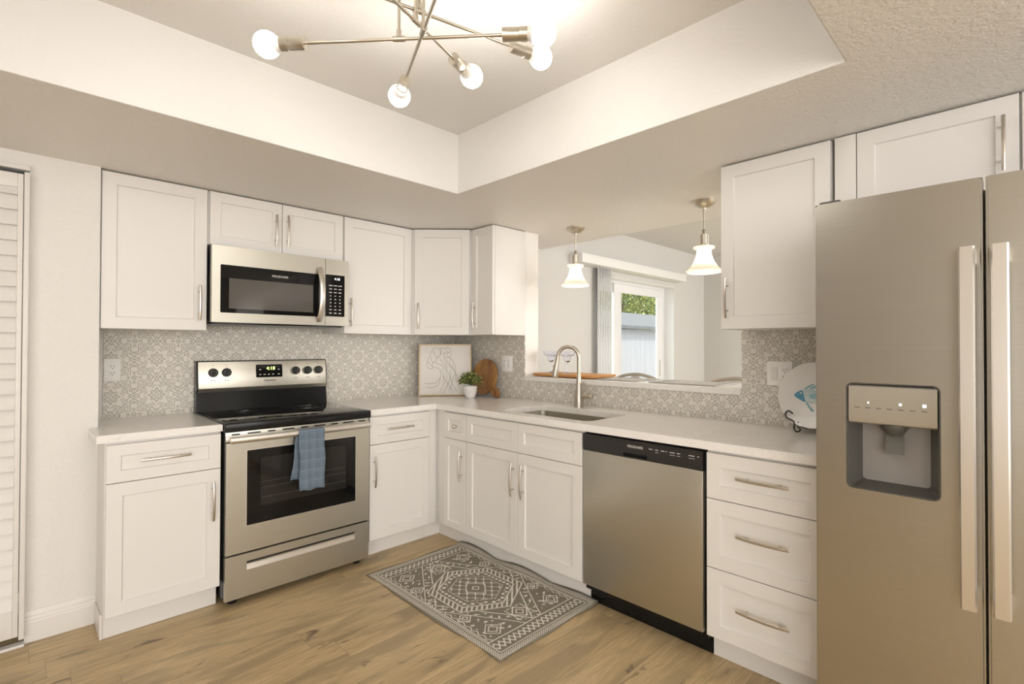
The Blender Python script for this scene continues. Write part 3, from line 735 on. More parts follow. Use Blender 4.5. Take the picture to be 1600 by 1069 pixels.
uvmap = {}
tw = finish('towel', bm, 'towel'); tag(tw, 'blue checked kitchen towel hanging over the oven door handle', 'towel')
quaduv(tw, lambda c: ((c.x-TU0)/.135, (c.z-.53)/.32))
md = tw.modifiers.new('s', 'SOLIDIFY'); md.thickness = .003; md.offset = 0

# ------------------------------------------------------------------ microwave
mw = thing('microwave', 'stainless over-the-range microwave oven hung above the range', 'microwave', (-1.531, -.2, 1.424))
a0, a1, zb, ztp = -1.911, -1.152, 1.430, 1.843
bm = NB(); box(bm, A, a0+.004, a1-.002, .009, .372, zb+.004, ztp, .002); finish('case', bm, 'blackplastic', mw)
bm = NB(); box(bm, A, a0+.02, a1-.02, .05, .36, zb-.008, zb+.004, .002); finish('vent_grille', bm, 'black', mw)
dv = -1.300
bm = NB(); poly_hole(bm, lambda a_, b_, h: A(a_, h, b_), [(a0, zb), (dv-.0015, zb), (dv-.0015, ztp), (a0, ztp)], [rrect(-1.871, dv-.035, 1.482, 1.742, .006, 3)], .372, .400)
md_ = finish('door', bm, 'steel', mw, False)
bm = NB(); box(bm, A, -1.8715, dv-.035, .374, .3985, 1.4815, 1.7425); finish('door_glass', bm, 'glassblack', md_)
bm = NB(); box(bm, A, -1.829, -1.374, .3985, .3995, 1.506, 1.671); finish('viewing_window', bm, 'mwglass', md_)
text('FRIGIDAIRE', A, -1.565, .3988, 1.703, .0175, 'marklight', md_, 'brand_lettering')
bm = NB(); pts = [A(-1.338, .401+.052*math.sin(math.pi*i/20)**.75, 1.455+i/20*.325) for i in range(21)]
tube(bm, pts, .012, 12, flat=(.009, .017, (0, -1, 0))); finish('door_handle', bm, 'handle_steel', md_)
bm = NB(); poly_hole(bm, lambda a_, b_, h: A(a_, h, b_), [(dv+.0015, zb), (a1, zb), (a1, ztp), (dv+.0015, ztp)], [rrect(-1.298, -1.176, 1.487, 1.747, .004, 3)], .372, .3995)
cp = finish('control_surround', bm, 'steel', mw, False)
bm = NB(); box(bm, A, -1.2985, -1.1755, .374, .3985, 1.4865, 1.7475); kp = finish('keypad', bm, 'glassblack', mw)
text('4:18', A, -1.225, .3988, 1.722, .021, 'lcd_white', kp, 'clock_digits')
for i in range(9):
    for j in range(3):
        a_ = -1.266+j*.030; z_ = 1.680-i*.0215
        if i in (0,): w_ = .012
        elif i in (1, 2): w_ = .009
        else: w_ = .0045 if i < 7 else .008
        bm = NB(); box(bm, A, a_-w_, a_+w_, .3985, .3990, z_-.0024, z_+.0024); finish('key_mark', bm, 'marklight', kp)

# ------------------------------------------------------------------ dishwasher
dwr = thing('dishwasher', 'stainless dishwasher with black control strip between sink cabinet and drawers', 'dishwasher', (-.32, -2.205, 0))
b0, b1 = -2.527, -1.883
bm = NB(); box(bm, B, b0, b1, .03, .598, .08, .8765, .002); finish('tub', bm, 'black', dwr)
bm = NB(); box(bm, B, b0, b1, .05, .556, .002, .10, .001); box(bm, B, -2.527, -2.505, .556, .560, .03, .06); finish('toe_panel', bm, 'black', dwr)
bm = NB(); box(bm, B, b0+.010, b1-.002, .600, .627, .112, .784, .004); finish('door', bm, 'steel', dwr)
bm = NB(); poly_hole(bm, lambda a_, b_, h: B(a_, h, b_), [(b0+.010, .786), (b1-.002, .786), (b1-.002, .866), (b0+.010, .866)], [rrect(-2.254, -2.125, .790, .806, .003, 2)], .600, .628)
ds_ = finish('control_strip', bm, 'blackplastic', dwr, False)
bm = NB(); box(bm, B, -2.256, -2.123, .598, .604, .788, .808); finish('grip_recess', bm, 'dark', ds_)
text('FRIGIDAIRE', B, -2.19, .6283, .838, .0165, 'marklight', ds_, 'brand_lettering')
for a_, w_ in ((-2.272, .010), (-2.302, .008), (-2.332, .009), (-2.350, .003), (-2.378, .012), (-2.408, .008), (-2.468, .013), (-2.498, .004)):
    bm = NB(); box(bm, B, a_-w_, a_+w_, .628, .6285, .8385, .8415); finish('button_mark', bm, 'marklight', ds_)
for a_, w_ in ((-2.302, .008), (-2.378, .012), (-2.408, .008), (-2.468, .013)):
    bm = NB(); box(bm, B, a_-w_, a_+w_, .628, .6284, .828, .8295); finish('button_mark', bm, 'marklight', ds_)

# ------------------------------------------------------------------ refrigerator
fr = thing('refrigerator', 'tall stainless side-by-side refrigerator with ice and water dispenser', 'refrigerator', (-.42, -3.445, 0))
y0, y1 = -3.905, -2.992; yg = -3.403
bm = NB(); box(bm, B, y0+.004, y1-.004, .06, .745, .03, 1.745, .004); finish('case', bm, newmat('fridge_side_grey', (.30, .28, .26), .45), fr)
bm = NB(); box(bm, B, y0+.02, y1-.02, .10, .74, .002, .10, .002); finish('base_grille', bm, 'blackplastic', fr)
DZ0, DZ1, DY0, DY1 = .866, 1.193, -3.309, -3.078
def rdoor(nm, ya, yb, hole=None):
    bm = NB()
    # door skin profile rounded on vertical edges: outer rounded-rect plan extruded in z except for the hole region -> polygon in (u,z)
    poly_hole(bm, lambda a_, b_, h: B(a_, h, b_), [(ya, .075), (yb, .075), (yb, 1.765), (ya, 1.765)], [hole] if hole else [], .752, .8165)
    es = [e for e in bm.edges if len(e.link_faces) == 2 and e.calc_face_angle(0) > 1 and all(abs(v.co.x+.8165) < 1e-4 for v in e.verts) and (all(abs(v.co.y-ya) < 1e-4 for v in e.verts) or all(abs(v.co.y-yb) < 1e-4 for v in e.verts))]
    bmesh.ops.recalc_face_normals(bm, faces=bm.faces)
    bmesh.ops.bevel(bm, geom=es, offset=.006, segments=3, affect='EDGES')
    return finish(nm, bm, 'steelv', fr)
hl = rrect(DY0, DY1, DZ0, DZ1, .018, 5)
fd = rdoor('freezer_door', yg+.003, y1, hl)
rd = rdoor('fresh_food_door', y0, yg-.003)
# dispenser
bm = NB()   # cavity: tapering well
Ls = [[B(a_, .8168, b_) for a_, b_ in rrect(DY0, DY1, DZ0, DZ1, .018, 5)],
      [B(a_, .8168, b_) for a_, b_ in rrect(DY0+.004, DY1-.004, DZ0+.004, DZ1-.004, .015, 5)],
      [B(a_, .800, b_) for a_, b_ in rrect(DY0+.006, DY1-.006, DZ0+.010, DZ1-.006, .014, 5)],
      [B(a_, .722, b_) for a_, b_ in rrect(DY0+.040, DY1-.040, DZ0+.022, DZ1-.02, .010, 5)]]
loops(bm, Ls, False, True); dsp = finish('dispenser_well', bm, 'greyplastic', fd)
bm = NB(); Ls = []
pr = [(.740, 1.186), (.812, 1.186), (.817, 1.182), (.819, 1.085), (.815, 1.072), (.800, 1.066), (.740, 1.066)]
loops(bm, [[B(DY0+.007, n_, z_) for n_, z_ in pr], [B(DY1-.007, n_, z_) for n_, z_ in pr]]); dpn = finish('dispenser_panel', bm, 'silverpaint', fd)
for i in range(7):
    a_ = -3.108-i*.0275; bm = NB(); box(bm, B, a_-.007, a_+.007, .8185, .8192, 1.1165, 1.1185); finish('dispenser_mark', bm, 'markdark', dpn)
for a_, s_ in ((-3.137, .0022), (-3.217, .0032), (-3.273, .0042)):
    bm = NB(); box(bm, B, a_-s_, a_+s_, .8185, .8193, 1.1335-s_, 1.1335+s_); finish('indicator_light', bm, 'led', dpn)
bm = NB(); lathe(bm, [(0, 0), (.022, 0), (.030, .012), (.036, .022), (.036, .034), (0, .034)], B(-3.196, .775, 1.038), 'z', 24); finish('spout', bm, 'greyplastic', dsp)
bm = NB(); pr = [(-3.218, 1.035), (-3.174, 1.035), (-3.172, .980), (-3.220, .980)]
loops(bm, [[B(a_, .762+(1.035-b_)*.25, b_) for a_, b_ in pr], [B(a_, .768+(1.035-b_)*.25, b_) for a_, b_ in pr]]); finish('paddle', bm, newmat('paddle_grey', (.13, .125, .11), .25), dsp)
# handles
def fhandle(par, ya, yb):
    bm = NB(); N = 16
    Ls = []
    for i in range(N+1):
        t_ = i/N; z_ = .607+t_*.965; bow = .058+.012*math.sin(math.pi*t_)
        Ls.append([B(ya, .8165+bow-.006, z_), B(ya+.004, .8165+bow, z_), B(yb-.004, .8165+bow, z_), B(yb, .8165+bow-.006, z_), B(yb, .8165+bow-.018, z_), B(ya, .8165+bow-.018, z_)])
    loops(bm, Ls)
    for z_ in (.607, 1.532): box(bm, B, ya+.002, yb-.002, .815, .866, z_, z_+.040, .002)
    finish('door_handle', bm, 'handle_steel', par)
fhandle(fd, -3.386, -3.352); fhandle(rd, -3.452, -3.417)
for ya in (-3.03, -3.87):
    bm = NB(); box(bm, B, ya-.03, ya+.03, .70, .80, 1.7655, 1.776, .004); finish('hinge_cover', bm, 'greyplastic', fr)

# ------------------------------------------------------------------ outlets and switches
def plate_(label, F, u, z, w_, gang, name='outlet', cat='outlet'):
    t_ = thing(name, label, cat, F(u, .0085, z-.06))
    bm = NB(); box(bm, F, u-w_/2, u+w_/2, .0082, .0135, z-.060, z+.060, .002); finish('cover_plate', bm, 'whiteplastic', t_)
    sg = 1 if F is A else -1
    for k_, kind in enumerate(gang):
        uc = u+sg*(k_-(len(gang)-1)/2)*.046
        if kind == 'o':
            bm = NB(); box(bm, F, uc-.017, uc+.017, .0135, .0150, z-.033, z+.033, .001); rc = finish('receptacle', bm, 'whiteplastic', t_)
            bm = NB()
            for zc in (z+.017, z-.017):
                for du_ in (-.0065, .0065): box(bm, F, uc+du_-.0011, uc+du_+.0011, .0149, .0153, zc-.001, zc+.008)
                lathe(bm, [(0, 0), (.0024, 0), (.0024, .0004), (0, .0004)], F(uc, .0150, zc-.008), tuple(Vector(F(0, 1, 0))), 10)
            finish('slots', bm, 'dark', rc)
        else:
            bm = NB(); box(bm, F, uc-.017, uc+.017, .0132, .0145, z-.033, z+.033, .001); rc = finish('switch_frame', bm, 'whiteplastic', t_)
            bm = NB(); box(bm, F, uc-.0145, uc+.0145, .0140, .0165, z-.030, z+.030, .001); finish('rocker', bm, 'white', rc)
plate_('white outlet on tile left of the range', A, -2.276, 1.172, .070, 'o')
plate_('white double plate of outlet and switch on tile left of the sink', B, -.665, 1.172, .118, 'os')
plate_('white double plate of switch and outlet beside the fish plate', B, -2.62, 1.172, .118, 'so')

# ------------------------------------------------------------------ faucet
fx, fy = -.095, -1.430
fa = thing('faucet', 'brushed nickel gooseneck pull-down faucet behind the sink', 'faucet', (fx, fy, .914))
bm = NB(); lathe(bm, [(0, 0), (.030, 0), (.030, .03), (.0275, .07), (.021, .12), (.0155, .17), (.0145, .20), (0, .20)], (fx, fy, .9145), 'z', 28); finish('body', bm, 'nickel', fa)
dirv = Vector((-.72, .69, 0)).normalized()*1.0
dirv = Vector((-.45, .89, 0)).normalized()
pts = []; Rr = .070; zc = 1.232
for z_ in (1.10, 1.15, 1.20): pts.append(Vector((fx, fy, z_)))
for i in range(15):
    t_ = math.pi*(1-i/14*1.02); pts.append(Vector((fx, fy, zc))+dirv*(Rr+Rr*math.cos(t_))+Vector((0, 0, Rr*math.sin(t_))))
bm = NB(); tube(bm, pts, .0128, 16); finish('neck', bm, 'nickel', fa)
e_ = pts[-1]; dd = (dirv*.17+Vector((0, 0, -1))).normalized()
bm = NB(); lathe(bm, [(0, -.005), (.0145, -.005), (.015, .03), (.019, .07), (.0235, .118), (.0225, .124), (0, .124)], e_, tuple(dd), 24); sh = finish('spray_head', bm, 'nickel', fa)
side = Vector((-1, -.5, .1)).normalized()
bm = NB(); lathe(bm, [(0, 0), (.007, 0), (.006, .003), (0, .003)], e_+dd*.055+(dirv*1.0).normalized()*.0165, tuple(dirv), 12)
finish('spray_button', bm, 'blackplastic', sh)
bm = NB(); lv = Vector((.25, -.97, 0)).normalized(); c0 = Vector((fx, fy, .985))
cyl(bm, c0+lv*.01, c0+lv*.070, .0165, 18); lathe(bm, [(0, 0), (.018, 0), (.019, .012), (.015, .026), (0, .028)], c0+lv*.068, tuple(lv), 18)
tube(bm, [c0+lv*.055, c0+lv*.068+Vector((0, 0, .03)), c0+lv*.058+Vector((0, 0, .065)), c0+lv*.03+Vector((0, 0, .085))], [.009, .008, .007, .008], 10)
finish('lever', bm, 'nickel', fa)

# ------------------------------------------------------------------ framed drawing
PL_, PR_ = Vector((-.430, -.105, .9172)), Vector((-.105, -.352, .9172))
eu = (PR_-PL_).normalized(); S = (PR_-PL_).length; nrm = Vector((eu.y, -eu.x, 0)); nrm = nrm if nrm.dot(Vector((-1, -1, 0))) > 0 else -nrm
lean = R(5); ev = (Vector((0, 0, 1))*math.cos(lean)-nrm*math.sin(lean)).normalized(); en = nrm*math.cos(lean)+Vector((0, 0, 1))*math.sin(lean)
HP = S*.99
def PF(u, n, z):
    p = PL_+eu*u+ev*z+en*n; return (p.x, p.y, p.z)
pc = thing('framed_drawing', 'square gold-framed line drawing leaning in the counter corner', 'picture', tuple((PL_+PR_)/2))
bm = NB(); fw = .010
poly_hole(bm, lambda a_, b_, h: PF(a_, h, b_), [(0, 0), (S, 0), (S, HP), (0, HP)], [[(fw, fw), (S-fw, fw), (S-fw, HP-fw), (fw, HP-fw)]], -.022, .010); finish('frame', bm, 'goldframe', pc, False)
bm = NB(); box(bm, PF, fw, S-fw, -.018, .002, fw, HP-fw); cv = finish('canvas', bm, 'canvas', pc)
st = [[(350,150),(400,142),(450,165),(470,230),(440,285),(400,300),(360,250),(345,190),(350,150)],
 [(450,145),(520,150),(590,138),(640,165),(630,200),(580,232),(530,228)], [(550,165),(575,200),(600,235)], [(470,160),(465,200),(470,250),(520,232),(545,250)],
 [(320,180),(290,260),(255,350),(240,410),(250,470),(290,492),(335,488),(325,430),(345,385),(375,370)], [(305,290),(315,350),(340,400)], [(255,370),(300,430),(330,440)],
 [(440,295),(400,320),(380,370),(395,405),(450,420),(500,450),(550,520),(575,600),(560,680),(520,760),(470,850),(455,890)],
 [(325,450),(380,470),(440,495),(475,550),(470,620),(430,690),(370,730),(280,740),(210,730)],
 [(490,500),(520,580),(522,660),(505,760)], [(465,640),(450,720),(400,780),(330,805),(235,800)],
 [(450,320),(490,370),(530,430),(570,510),(620,590),(640,660),(665,750),(710,820),(745,875)],
 [(520,260),(530,330),(560,400),(575,470),(560,490)], [(545,290),(580,370),(620,440),(690,500),(720,580),(725,680)],
 [(560,290),(640,320),(690,380),(720,470),(718,560),(680,650),(650,760),(620,880)],
 [(640,320),(620,400),(650,480),(630,560),(625,640),(610,720),(570,790),(520,900)], [(650,210),(640,270),(600,300),(575,250)],
 [(500,600),(560,700),(620,780),(690,890)], [(720,570),(760,640),(785,720),(775,800)], [(680,400),(675,470),(700,540)], [(600,700),(580,800),(630,830)]]
for k_, s_ in enumerate(st):
    P_ = catmull([(a_, b_, 0) for a_, b_ in s_], 6); bm = NB(); pr = []
    for i, p in enumerate(P_):
        dd_ = P_[min(i+1, len(P_)-1)]-P_[max(i-1, 0)]; dd_.normalize(); nn_ = Vector((-dd_.y, dd_.x, 0))*2.1
        row_ = []
        for sg in (-1, 1):
            q = p+nn_*sg; row_.append(bm.verts.new(PF(fw+(q.x-125)/840*(S-2*fw), .0026, HP-fw-(q.y-100)/815*(HP-2*fw))))
        pr.append(row_)
    for a_, b_ in zip(pr, pr[1:]): face(bm, [a_[0], a_[1], b_[1], b_[0]])
    if k_ == 0: allb = bm
    else:
        me = bpy.data.meshes.new('x'); bm.to_mesh(me); bm.free(); allb.from_mesh(me); bpy.data.meshes.remove(me)
finish('line_drawing', allb, 'ink', cv, False)

# ------------------------------------------------------------------ cutting board
cbt = bpy.data.objects.new('tmp', None)
c0 = Vector((-.075, -.478, 1.055)); ln = R(10)
eu_ = Vector((0, -1, 0)); ev_ = Vector((math.sin(ln), 0, math.cos(ln))); en_ = Vector((-math.cos(ln), 0, math.sin(ln)))
def CB(a_, b_, h): p = c0+eu_*a_+ev_*b_+en_*h; return (p.x, p.y, p.z)
rad = .138; th = R(-37); out = []; N = 48
# outline: circle merging into a handle at lower right
for i in range(N+1):
    t_ = th+R(14)+(2*math.pi-R(28))*i/N; out.append((rad*math.cos(t_), rad*math.sin(t_)))
ca, sa = math.cos(th), math.sin(th)
def hp(a_, b_): return (a_*ca-b_*sa, a_*sa+b_*ca)
hd = [(rad+.010, -.030), (rad+.07, -.030), (rad+.092, -.019), (rad+.10, 0), (rad+.092, .019), (rad+.07, .030), (rad+.010, .030)]
out += [hp(*q) for q in hd]
slot = [hp(*q) for q in rrect(rad-.006, rad+.070, -.007, .007, .0065, 3)]
zmin = min(c0.z+q[1]*math.cos(ln) for q in out)
c0.z += .9152-min(CB(q[0], q[1], hh)[2] for q in out for hh in (-.010, .010))
bm = NB(); poly_hole(bm, CB, out, [slot], -.010, .010)
cb = finish('cutting_board', bm, 'boardwood', None, False); tag(cb, 'round wooden cutting board with slotted handle leaning on the tile', 'cutting board')

# ------------------------------------------------------------------ potted plant
px_, py_ = -.225, -.488
pp = thing('potted_plant', 'small leafy green plant in a ribbed white pot on the counter', 'plant', (px_, py_, .9145))
prof = [(0, 0), (.030, 0), (.034, .004)]
for i in range(13):
    h = .006+i*.0065; rr = .034+.020*math.sin(min(1, h/.072)*math.pi*.5)-(.0025 if i % 2 else 0); prof.append((rr, h))
prof += [(.051, .090), (.048, .090), (.046, .080), (0, .078)]
bm = NB(); lathe(bm, prof, (px_, py_, .9146), 'z', 32); finish('pot', bm, 'potcer', pp)
rnd_ = random.Random(3)
stems = NB(); lv1 = NB(); lv2 = NB()
def leaf(bm, p, d, L_, w_):
    d = d.normalized(); s_ = d.cross(Vector((rnd_.uniform(-1, 1), rnd_.uniform(-1, 1), rnd_.uniform(-.3, 1)))).normalized(); nn = d.cross(s_)
    q = [p, p+d*L_*.45+s_*w_+nn*.001, p+d*L_, p+d*L_*.45-s_*w_+nn*.001]; vs_ = [bm.verts.new(x) for x in q]; face(bm, vs_)
for i in range(70):
    th_ = rnd_.uniform(0, 2*math.pi); el = rnd_.uniform(-.05, 1.5); d = Vector((math.cos(th_)*math.cos(el), math.sin(th_)*math.cos(el), math.sin(el)*.95))
    L_ = rnd_.uniform(.080, .105); b0_ = Vector((px_, py_, 1.01)); tip = b0_+d*L_
    pts = [b0_+d*L_*q+Vector((0, 0, .012*math.sin(q*3))) for q in (0, .35, .7, 1)]
    tube(stems, pts, .0009, 4)
    for q in range(9):
        t_ = .35+.65*q/8; p = b0_+d*L_*t_+Vector((0, 0, .012*math.sin(t_*3)))
        ld = (d+Vector((rnd_.uniform(-1, 1), rnd_.uniform(-1, 1), rnd_.uniform(-.6, .9)))).normalized()
        leaf(lv1 if rnd_.random() < .6 else lv2, p, ld, rnd_.uniform(.014, .021), rnd_.uniform(.0055, .0085))
me = bpy.data.meshes.new('x'); lv2.to_mesh(me); lv2.free(); nf = len(lv1.faces); lv1.from_mesh(me)
lv1.faces.ensure_lookup_table()
for i in range(nf, len(lv1.faces)): lv1.faces[i].material_index = 1
finish('stems', stems, 'leaf', pp); fo = finish('foliage', lv1, ['leaf', 'leaf2'], pp, False)

# ------------------------------------------------------------------ fish plate on stand
pcx, pcy, pcz = -.105, -2.800, 1.083; pr_ = .152; ln = R(14)
axis = Vector((-math.cos(ln), 0, math.sin(ln)))
ex_, ey_ = Vector((0, -1, 0)), Vector((math.sin(ln), 0, math.cos(ln)))
pt = thing('fish_plate', 'round white plate with blue fish propped on the counter beside the refrigerator', 'plate', (pcx, pcy, .93))
bm = NB(); lathe(bm, [(0, -.002), (.085, -.002), (.10, .002), (pr_-.004, .013), (pr_, .016), (pr_-.001, .019), (pr_-.006, .018), (.102, .007), (.086, .004), (0, .004)], (pcx, pcy, pcz), tuple(axis), 64); finish('dish', bm, 'plate', pt)
def PP(a_, b_, h):
    rr_ = math.hypot(a_, b_); hh = .0046+h+(0 if rr_ < .086 else (rr_-.086)*.19)
    p = Vector((pcx, pcy, pcz))+ex_*a_+ey_*b_+axis*hh; return p
def blob(nm, pts, mat, h, par):
    bm = NB(); vs_ = [bm.verts.new(PP(a_, b_, h)) for a_, b_ in pts]; f_ = bm.faces.new(vs_); bmesh.ops.triangulate(bm, faces=[f_]); return finish(nm, bm, mat, par, False)
sc_ = 2.3e-3*1.08
def Z(pts): return [((x-495)/8.225*sc_*1.32, (470-y)/8.225*sc_) for x, y in pts]
fb = blob('fish_body', Z([(285,470),(310,435),(360,395),(420,378),(500,380),(580,395),(640,420),(640,540),(580,560),(500,585),(440,588),(400,578),(340,540),(300,510)]), 'fishlight', .0005, pt)
blob('fish_head', Z([(285,470),(310,435),(352,400),(372,410),(385,470),(395,520),(410,578),(380,570),(340,540),(300,510),(288,490)]), 'fishdark', .0011, pt)
blob('fish_eye', Z([(345,435),(360,430),(366,445),(356,460),(344,452)]), 'plate', .0016, pt)
for q in ([(375,385),(420,330),(470,298),(490,305),(440,350),(400,382)], [(430,376),(480,330),(520,300),(555,310),(520,350),(470,380)], [(405,580),(430,585),(460,640),(500,690),(505,715),(475,715),(440,650)], [(440,470),(500,440),(560,450),(600,480),(560,510),(500,525),(450,520)], [(640,430),(700,360),(720,480),(700,600),(640,530)]):
    blob('fish_fin', Z(q), 'fishmid', .0009, pt)
bm = NB()
for q in ([(385,400),(450,400),(520,410),(580,430)], [(385,430),(440,420),(520,430),(600,440)], [(390,550),(450,580),(520,580),(600,560)], [(400,480),(440,460),(500,450)], [(415,585),(450,660),(485,715)], [(400,375),(450,320),(490,300)], [(450,375),(500,330),(545,305)]):
    P_ = catmull([(a_, b_, 0) for a_, b_ in Z(q)], 5)
    tube(bm, [PP(p.x, p.y, .0012) for p in P_], .0006, 5)
finish('fish_lines', bm, 'fishdark', pt)
ps = thing('plate_stand', 'black scrolled wire plate stand holding up the fish plate', 'plate stand', (pcx, pcy, .9145))
def scroll(y_):
    pts = []
    X0 = -.125
    P_ = [(.018, 1.005), (.000, 1.016), (-.014, 1.003), (-.008, .984), (.012, .976), (.024, .965), (.022, .940), (.030, .9255), (.044, .928), (.048, .940), (.036, .948)]
    cs = catmull([(X0-.028, y_+.030-a_, z_-.006) for a_, z_ in P_], 6)
    return cs
for sgn, y_ in ((1, -2.735), (-1, -2.865)):
    bm = NB(); cs = scroll(y_)
    if sgn < 0: cs = [Vector((p.x, 2*y_-p.y, p.z)) for p in cs]
    tube(bm, cs, .0033, 8); finish('front_scroll', bm, 'iron', ps)
bm = NB()
for y_ in (-2.745, -2.855):
    tube(bm, [(-.153, y_, .962), (-.10, y_, .935), (-.045, y_, .925), (-.030, y_, .9185)], .003, 8); tube(bm, [(-.10, y_, .935), (-.068, y_, 1.02), (-.045, y_, 1.10)], .003, 8)
tube(bm, [(-.045, -2.745, 1.10), (-.045, -2.855, 1.10)], .003, 8); tube(bm, [(-.10, -2.745, .935), (-.10, -2.855, .935)], .003, 8)
finish('back_frame', bm, 'iron', ps)

# ------------------------------------------------------------------ rug
bm = NB(); nu, nv = 60, 30; X0, X1, Y0, Y1 = -1.232, -.562, -.808, -1.930
g = []
for i in range(nu+1):
    row_ = []
    for j in range(nv+1):
        s_, t_ = i/nu, j/nv
        y_ = Y0+(Y1-Y0)*s_; x_ = X0+(X1-X0)*t_
        x_ += .004*math.sin(s_*17)+(.006*math.sin(s_*9) if t_ < .1 else 0); y_ += .005*math.sin(t_*11)
        x_ = min(x_, -.5575)
        z_ = .006+.0035*math.sin(s_*13)*max(0, t_-.5)*2+.018*max(0, t_-.93)/.07*abs(math.sin(s_*8+.6))+.001*math.sin(s_*30)*math.sin(t_*14)
        row_.append(bm.verts.new((x_, y_, max(z_, .0045))))
    g.append(row_)
for i in range(nu):
    for j in range(nv): face(bm, [g[i][j], g[i+1][j], g[i+1][j+1], g[i][j+1]])
rug = finish('rug', bm, 'rug'); tag(rug, 'grey and cream patterned woven rug on the floor before the sink cabinet', 'rug')
quaduv(rug, lambda c: ((c.y-Y0)/(Y1-Y0), (c.x-X0)/(X1-X0)))
md = rug.modifiers.new('s', 'SOLIDIFY'); md.thickness = .004; md.offset = 1

# ------------------------------------------------------------------ pass-through items
ty0, ty1, tx0, tx1 = -1.44, -.875, .035, .33
bm = NB(); ZB = ZSILL+.0005
loops(bm, [[(a_, b_, ZB+.003) for a_, b_ in rrect(tx0+.012, tx1-.012, ty0+.02, ty1-.012, .03)], [(a_, b_, ZB+.008) for a_, b_ in rrect(tx0+.003, tx1-.003, ty0+.004, ty1-.003, .035)], [(a_, b_, ZB+.021) for a_, b_ in rrect(tx0, tx1, ty0, ty1, .035)], [(a_, b_, ZB+.023) for a_, b_ in rrect(tx0+.003, tx1-.003, ty0+.003, ty1-.003, .033)]])
wt = finish('serving_board', bm, 'traywood'); tag(wt, 'orange wooden serving board under the two glasses on the ledge', 'serving board')
def mglass(x_, y_, label):
    prof = [(0, 0), (.033, .0), (.034, .002), (.010, .006), (.0042, .012), (.0038, .066), (.007, .074), (.024, .090), (.028, .112), (.030, .122), (.052, .132), (.060, .160), (.0585, .160), (.0505, .1335), (.028, .1235), (.0262, .112), (.022, .0915), (0, .078)]
    bm = NB(); lathe(bm, prof, (x_, y_, ZB+.0235), 'z', 32); tag(finish('margarita_glass', bm, 'glass'), label, 'glass', 'cocktail glasses on the serving board')
mglass(.15, -.972, 'clear stemmed cocktail glass on the serving board, nearer the wall corner')
mglass(.15, -1.125, 'clear stemmed cocktail glass on the serving board, seen through the faucet loop')
def pmat(y_, w_, label, yo):
    bm = NB(); nx, ny = 8, 12; g = []
    for i in range(nx+1):
        g.append([bm.verts.new((.045+.30*i/nx, y_-w_/2+w_*j/ny, ZB+.0006+.002*abs(math.sin(j*1.1+i*.5+yo)))) for j in range(ny+1)])
    for i in range(nx):
        for j in range(ny): face(bm, [g[i][j], g[i+1][j], g[i+1][j+1], g[i][j+1]])
    o = finish('placemat', bm, 'mat'); tag(o, label, 'placemat', 'placemats on the ledge'); quaduv(o, lambda c: ((c.x-.045)/.3, (c.y-y_+w_/2)/w_))
    md = o.modifiers.new('s', 'SOLIDIFY'); md.thickness = .0022; md.offset = 1
pmat(-1.615, .33, 'grey placemat with checkered border beside the serving board', 0)
pmat(-2.06, .42, 'grey placemat with checkered border at the far right of the ledge', 1)

# bar stools in the dining room
def stool(y_, label):
    x_ = .70; s = thing('bar_stool', label, 'bar stool', (x_, y_, 0), 'bar stools behind the pass-through')
    bm = NB(); lathe(bm, [(0, 0), (.17, 0), (.19, .015), (.19, .04), (.17, .06), (0, .065)], (x_, y_, .66), 'z', 32); finish('seat', bm, 'stoolseat', s)
    for a_, b_ in ((-1, -1), (-1, 1), (1, -1), (1, 1)):
        bm = NB(); cyl(bm, (x_+a_*.21, y_+b_*.21, .001), (x_+a_*.13, y_+b_*.13, .668), .012, 12); finish('leg', bm, 'stoolmetal', s)
    bm = NB(); pts = [(x_+.19*math.cos(t*math.pi/12), y_+.19*math.sin(t*math.pi/12), .28) for t in range(24)]; tube(bm, pts, .008, 8, True); finish('foot_ring', bm, 'stoolmetal', s)
    bm = NB(); P_ = [(x_+.13, y_-.20, .70), (x_+.17, y_-.205, .90), (x_+.195, y_-.20, 1.015), (x_+.20, y_-.14, 1.058), (x_+.20, y_, 1.080), (x_+.20, y_+.14, 1.058), (x_+.195, y_+.20, 1.015), (x_+.17, y_+.205, .90), (x_+.13, y_+.20, .70)]
    tube(bm, catmull(P_, 6), .013, 12); finish('back_frame', bm, 'stoolmetal', s)
    bm = NB(); box(bm, W, x_+.180, x_+.196, y_-.035, y_+.035, .70, 1.070, .004); finish('back_splat', bm, 'stoolseat', s)
stool(-1.225, 'metal bar stool in the dining room, its curved back before the window')
stool(-2.035, 'metal bar stool in the dining room, its curved back at the ledge right end')

# valance and vertical blinds
va = NB(); box(va, A, .965, 2.945, .470, .62, 2.075, 2.16, .003)
tag(finish('valance', va, 'blind'), 'long white window valance on the dining room wall', 'valance')
bl = thing('vertical_blinds', 'stacked white vertical blinds at the left of the dining window', 'blinds', (1.42, -.54, .05))
for i in range(9):
    bm = NB(); x_ = 1.318+i*.027
    x_ += .03; pts = [(x_-.038, -.535), (x_, -.522), (x_+.038, -.492)]
    P_ = catmull([(a_, b_, 0) for a_, b_ in pts], 4); rr_ = []
    for zz in (.05, 2.074): rr_.append([bm.verts.new((p.x, p.y, zz)) for p in P_])
    for j in range(len(P_)-1): face(bm, [rr_[0][j], rr_[0][j+1], rr_[1][j+1], rr_[1][j]])
    o = finish('slat', bm, 'blindslat', bl); md = o.modifiers.new('s', 'SOLIDIFY'); md.thickness = .0012
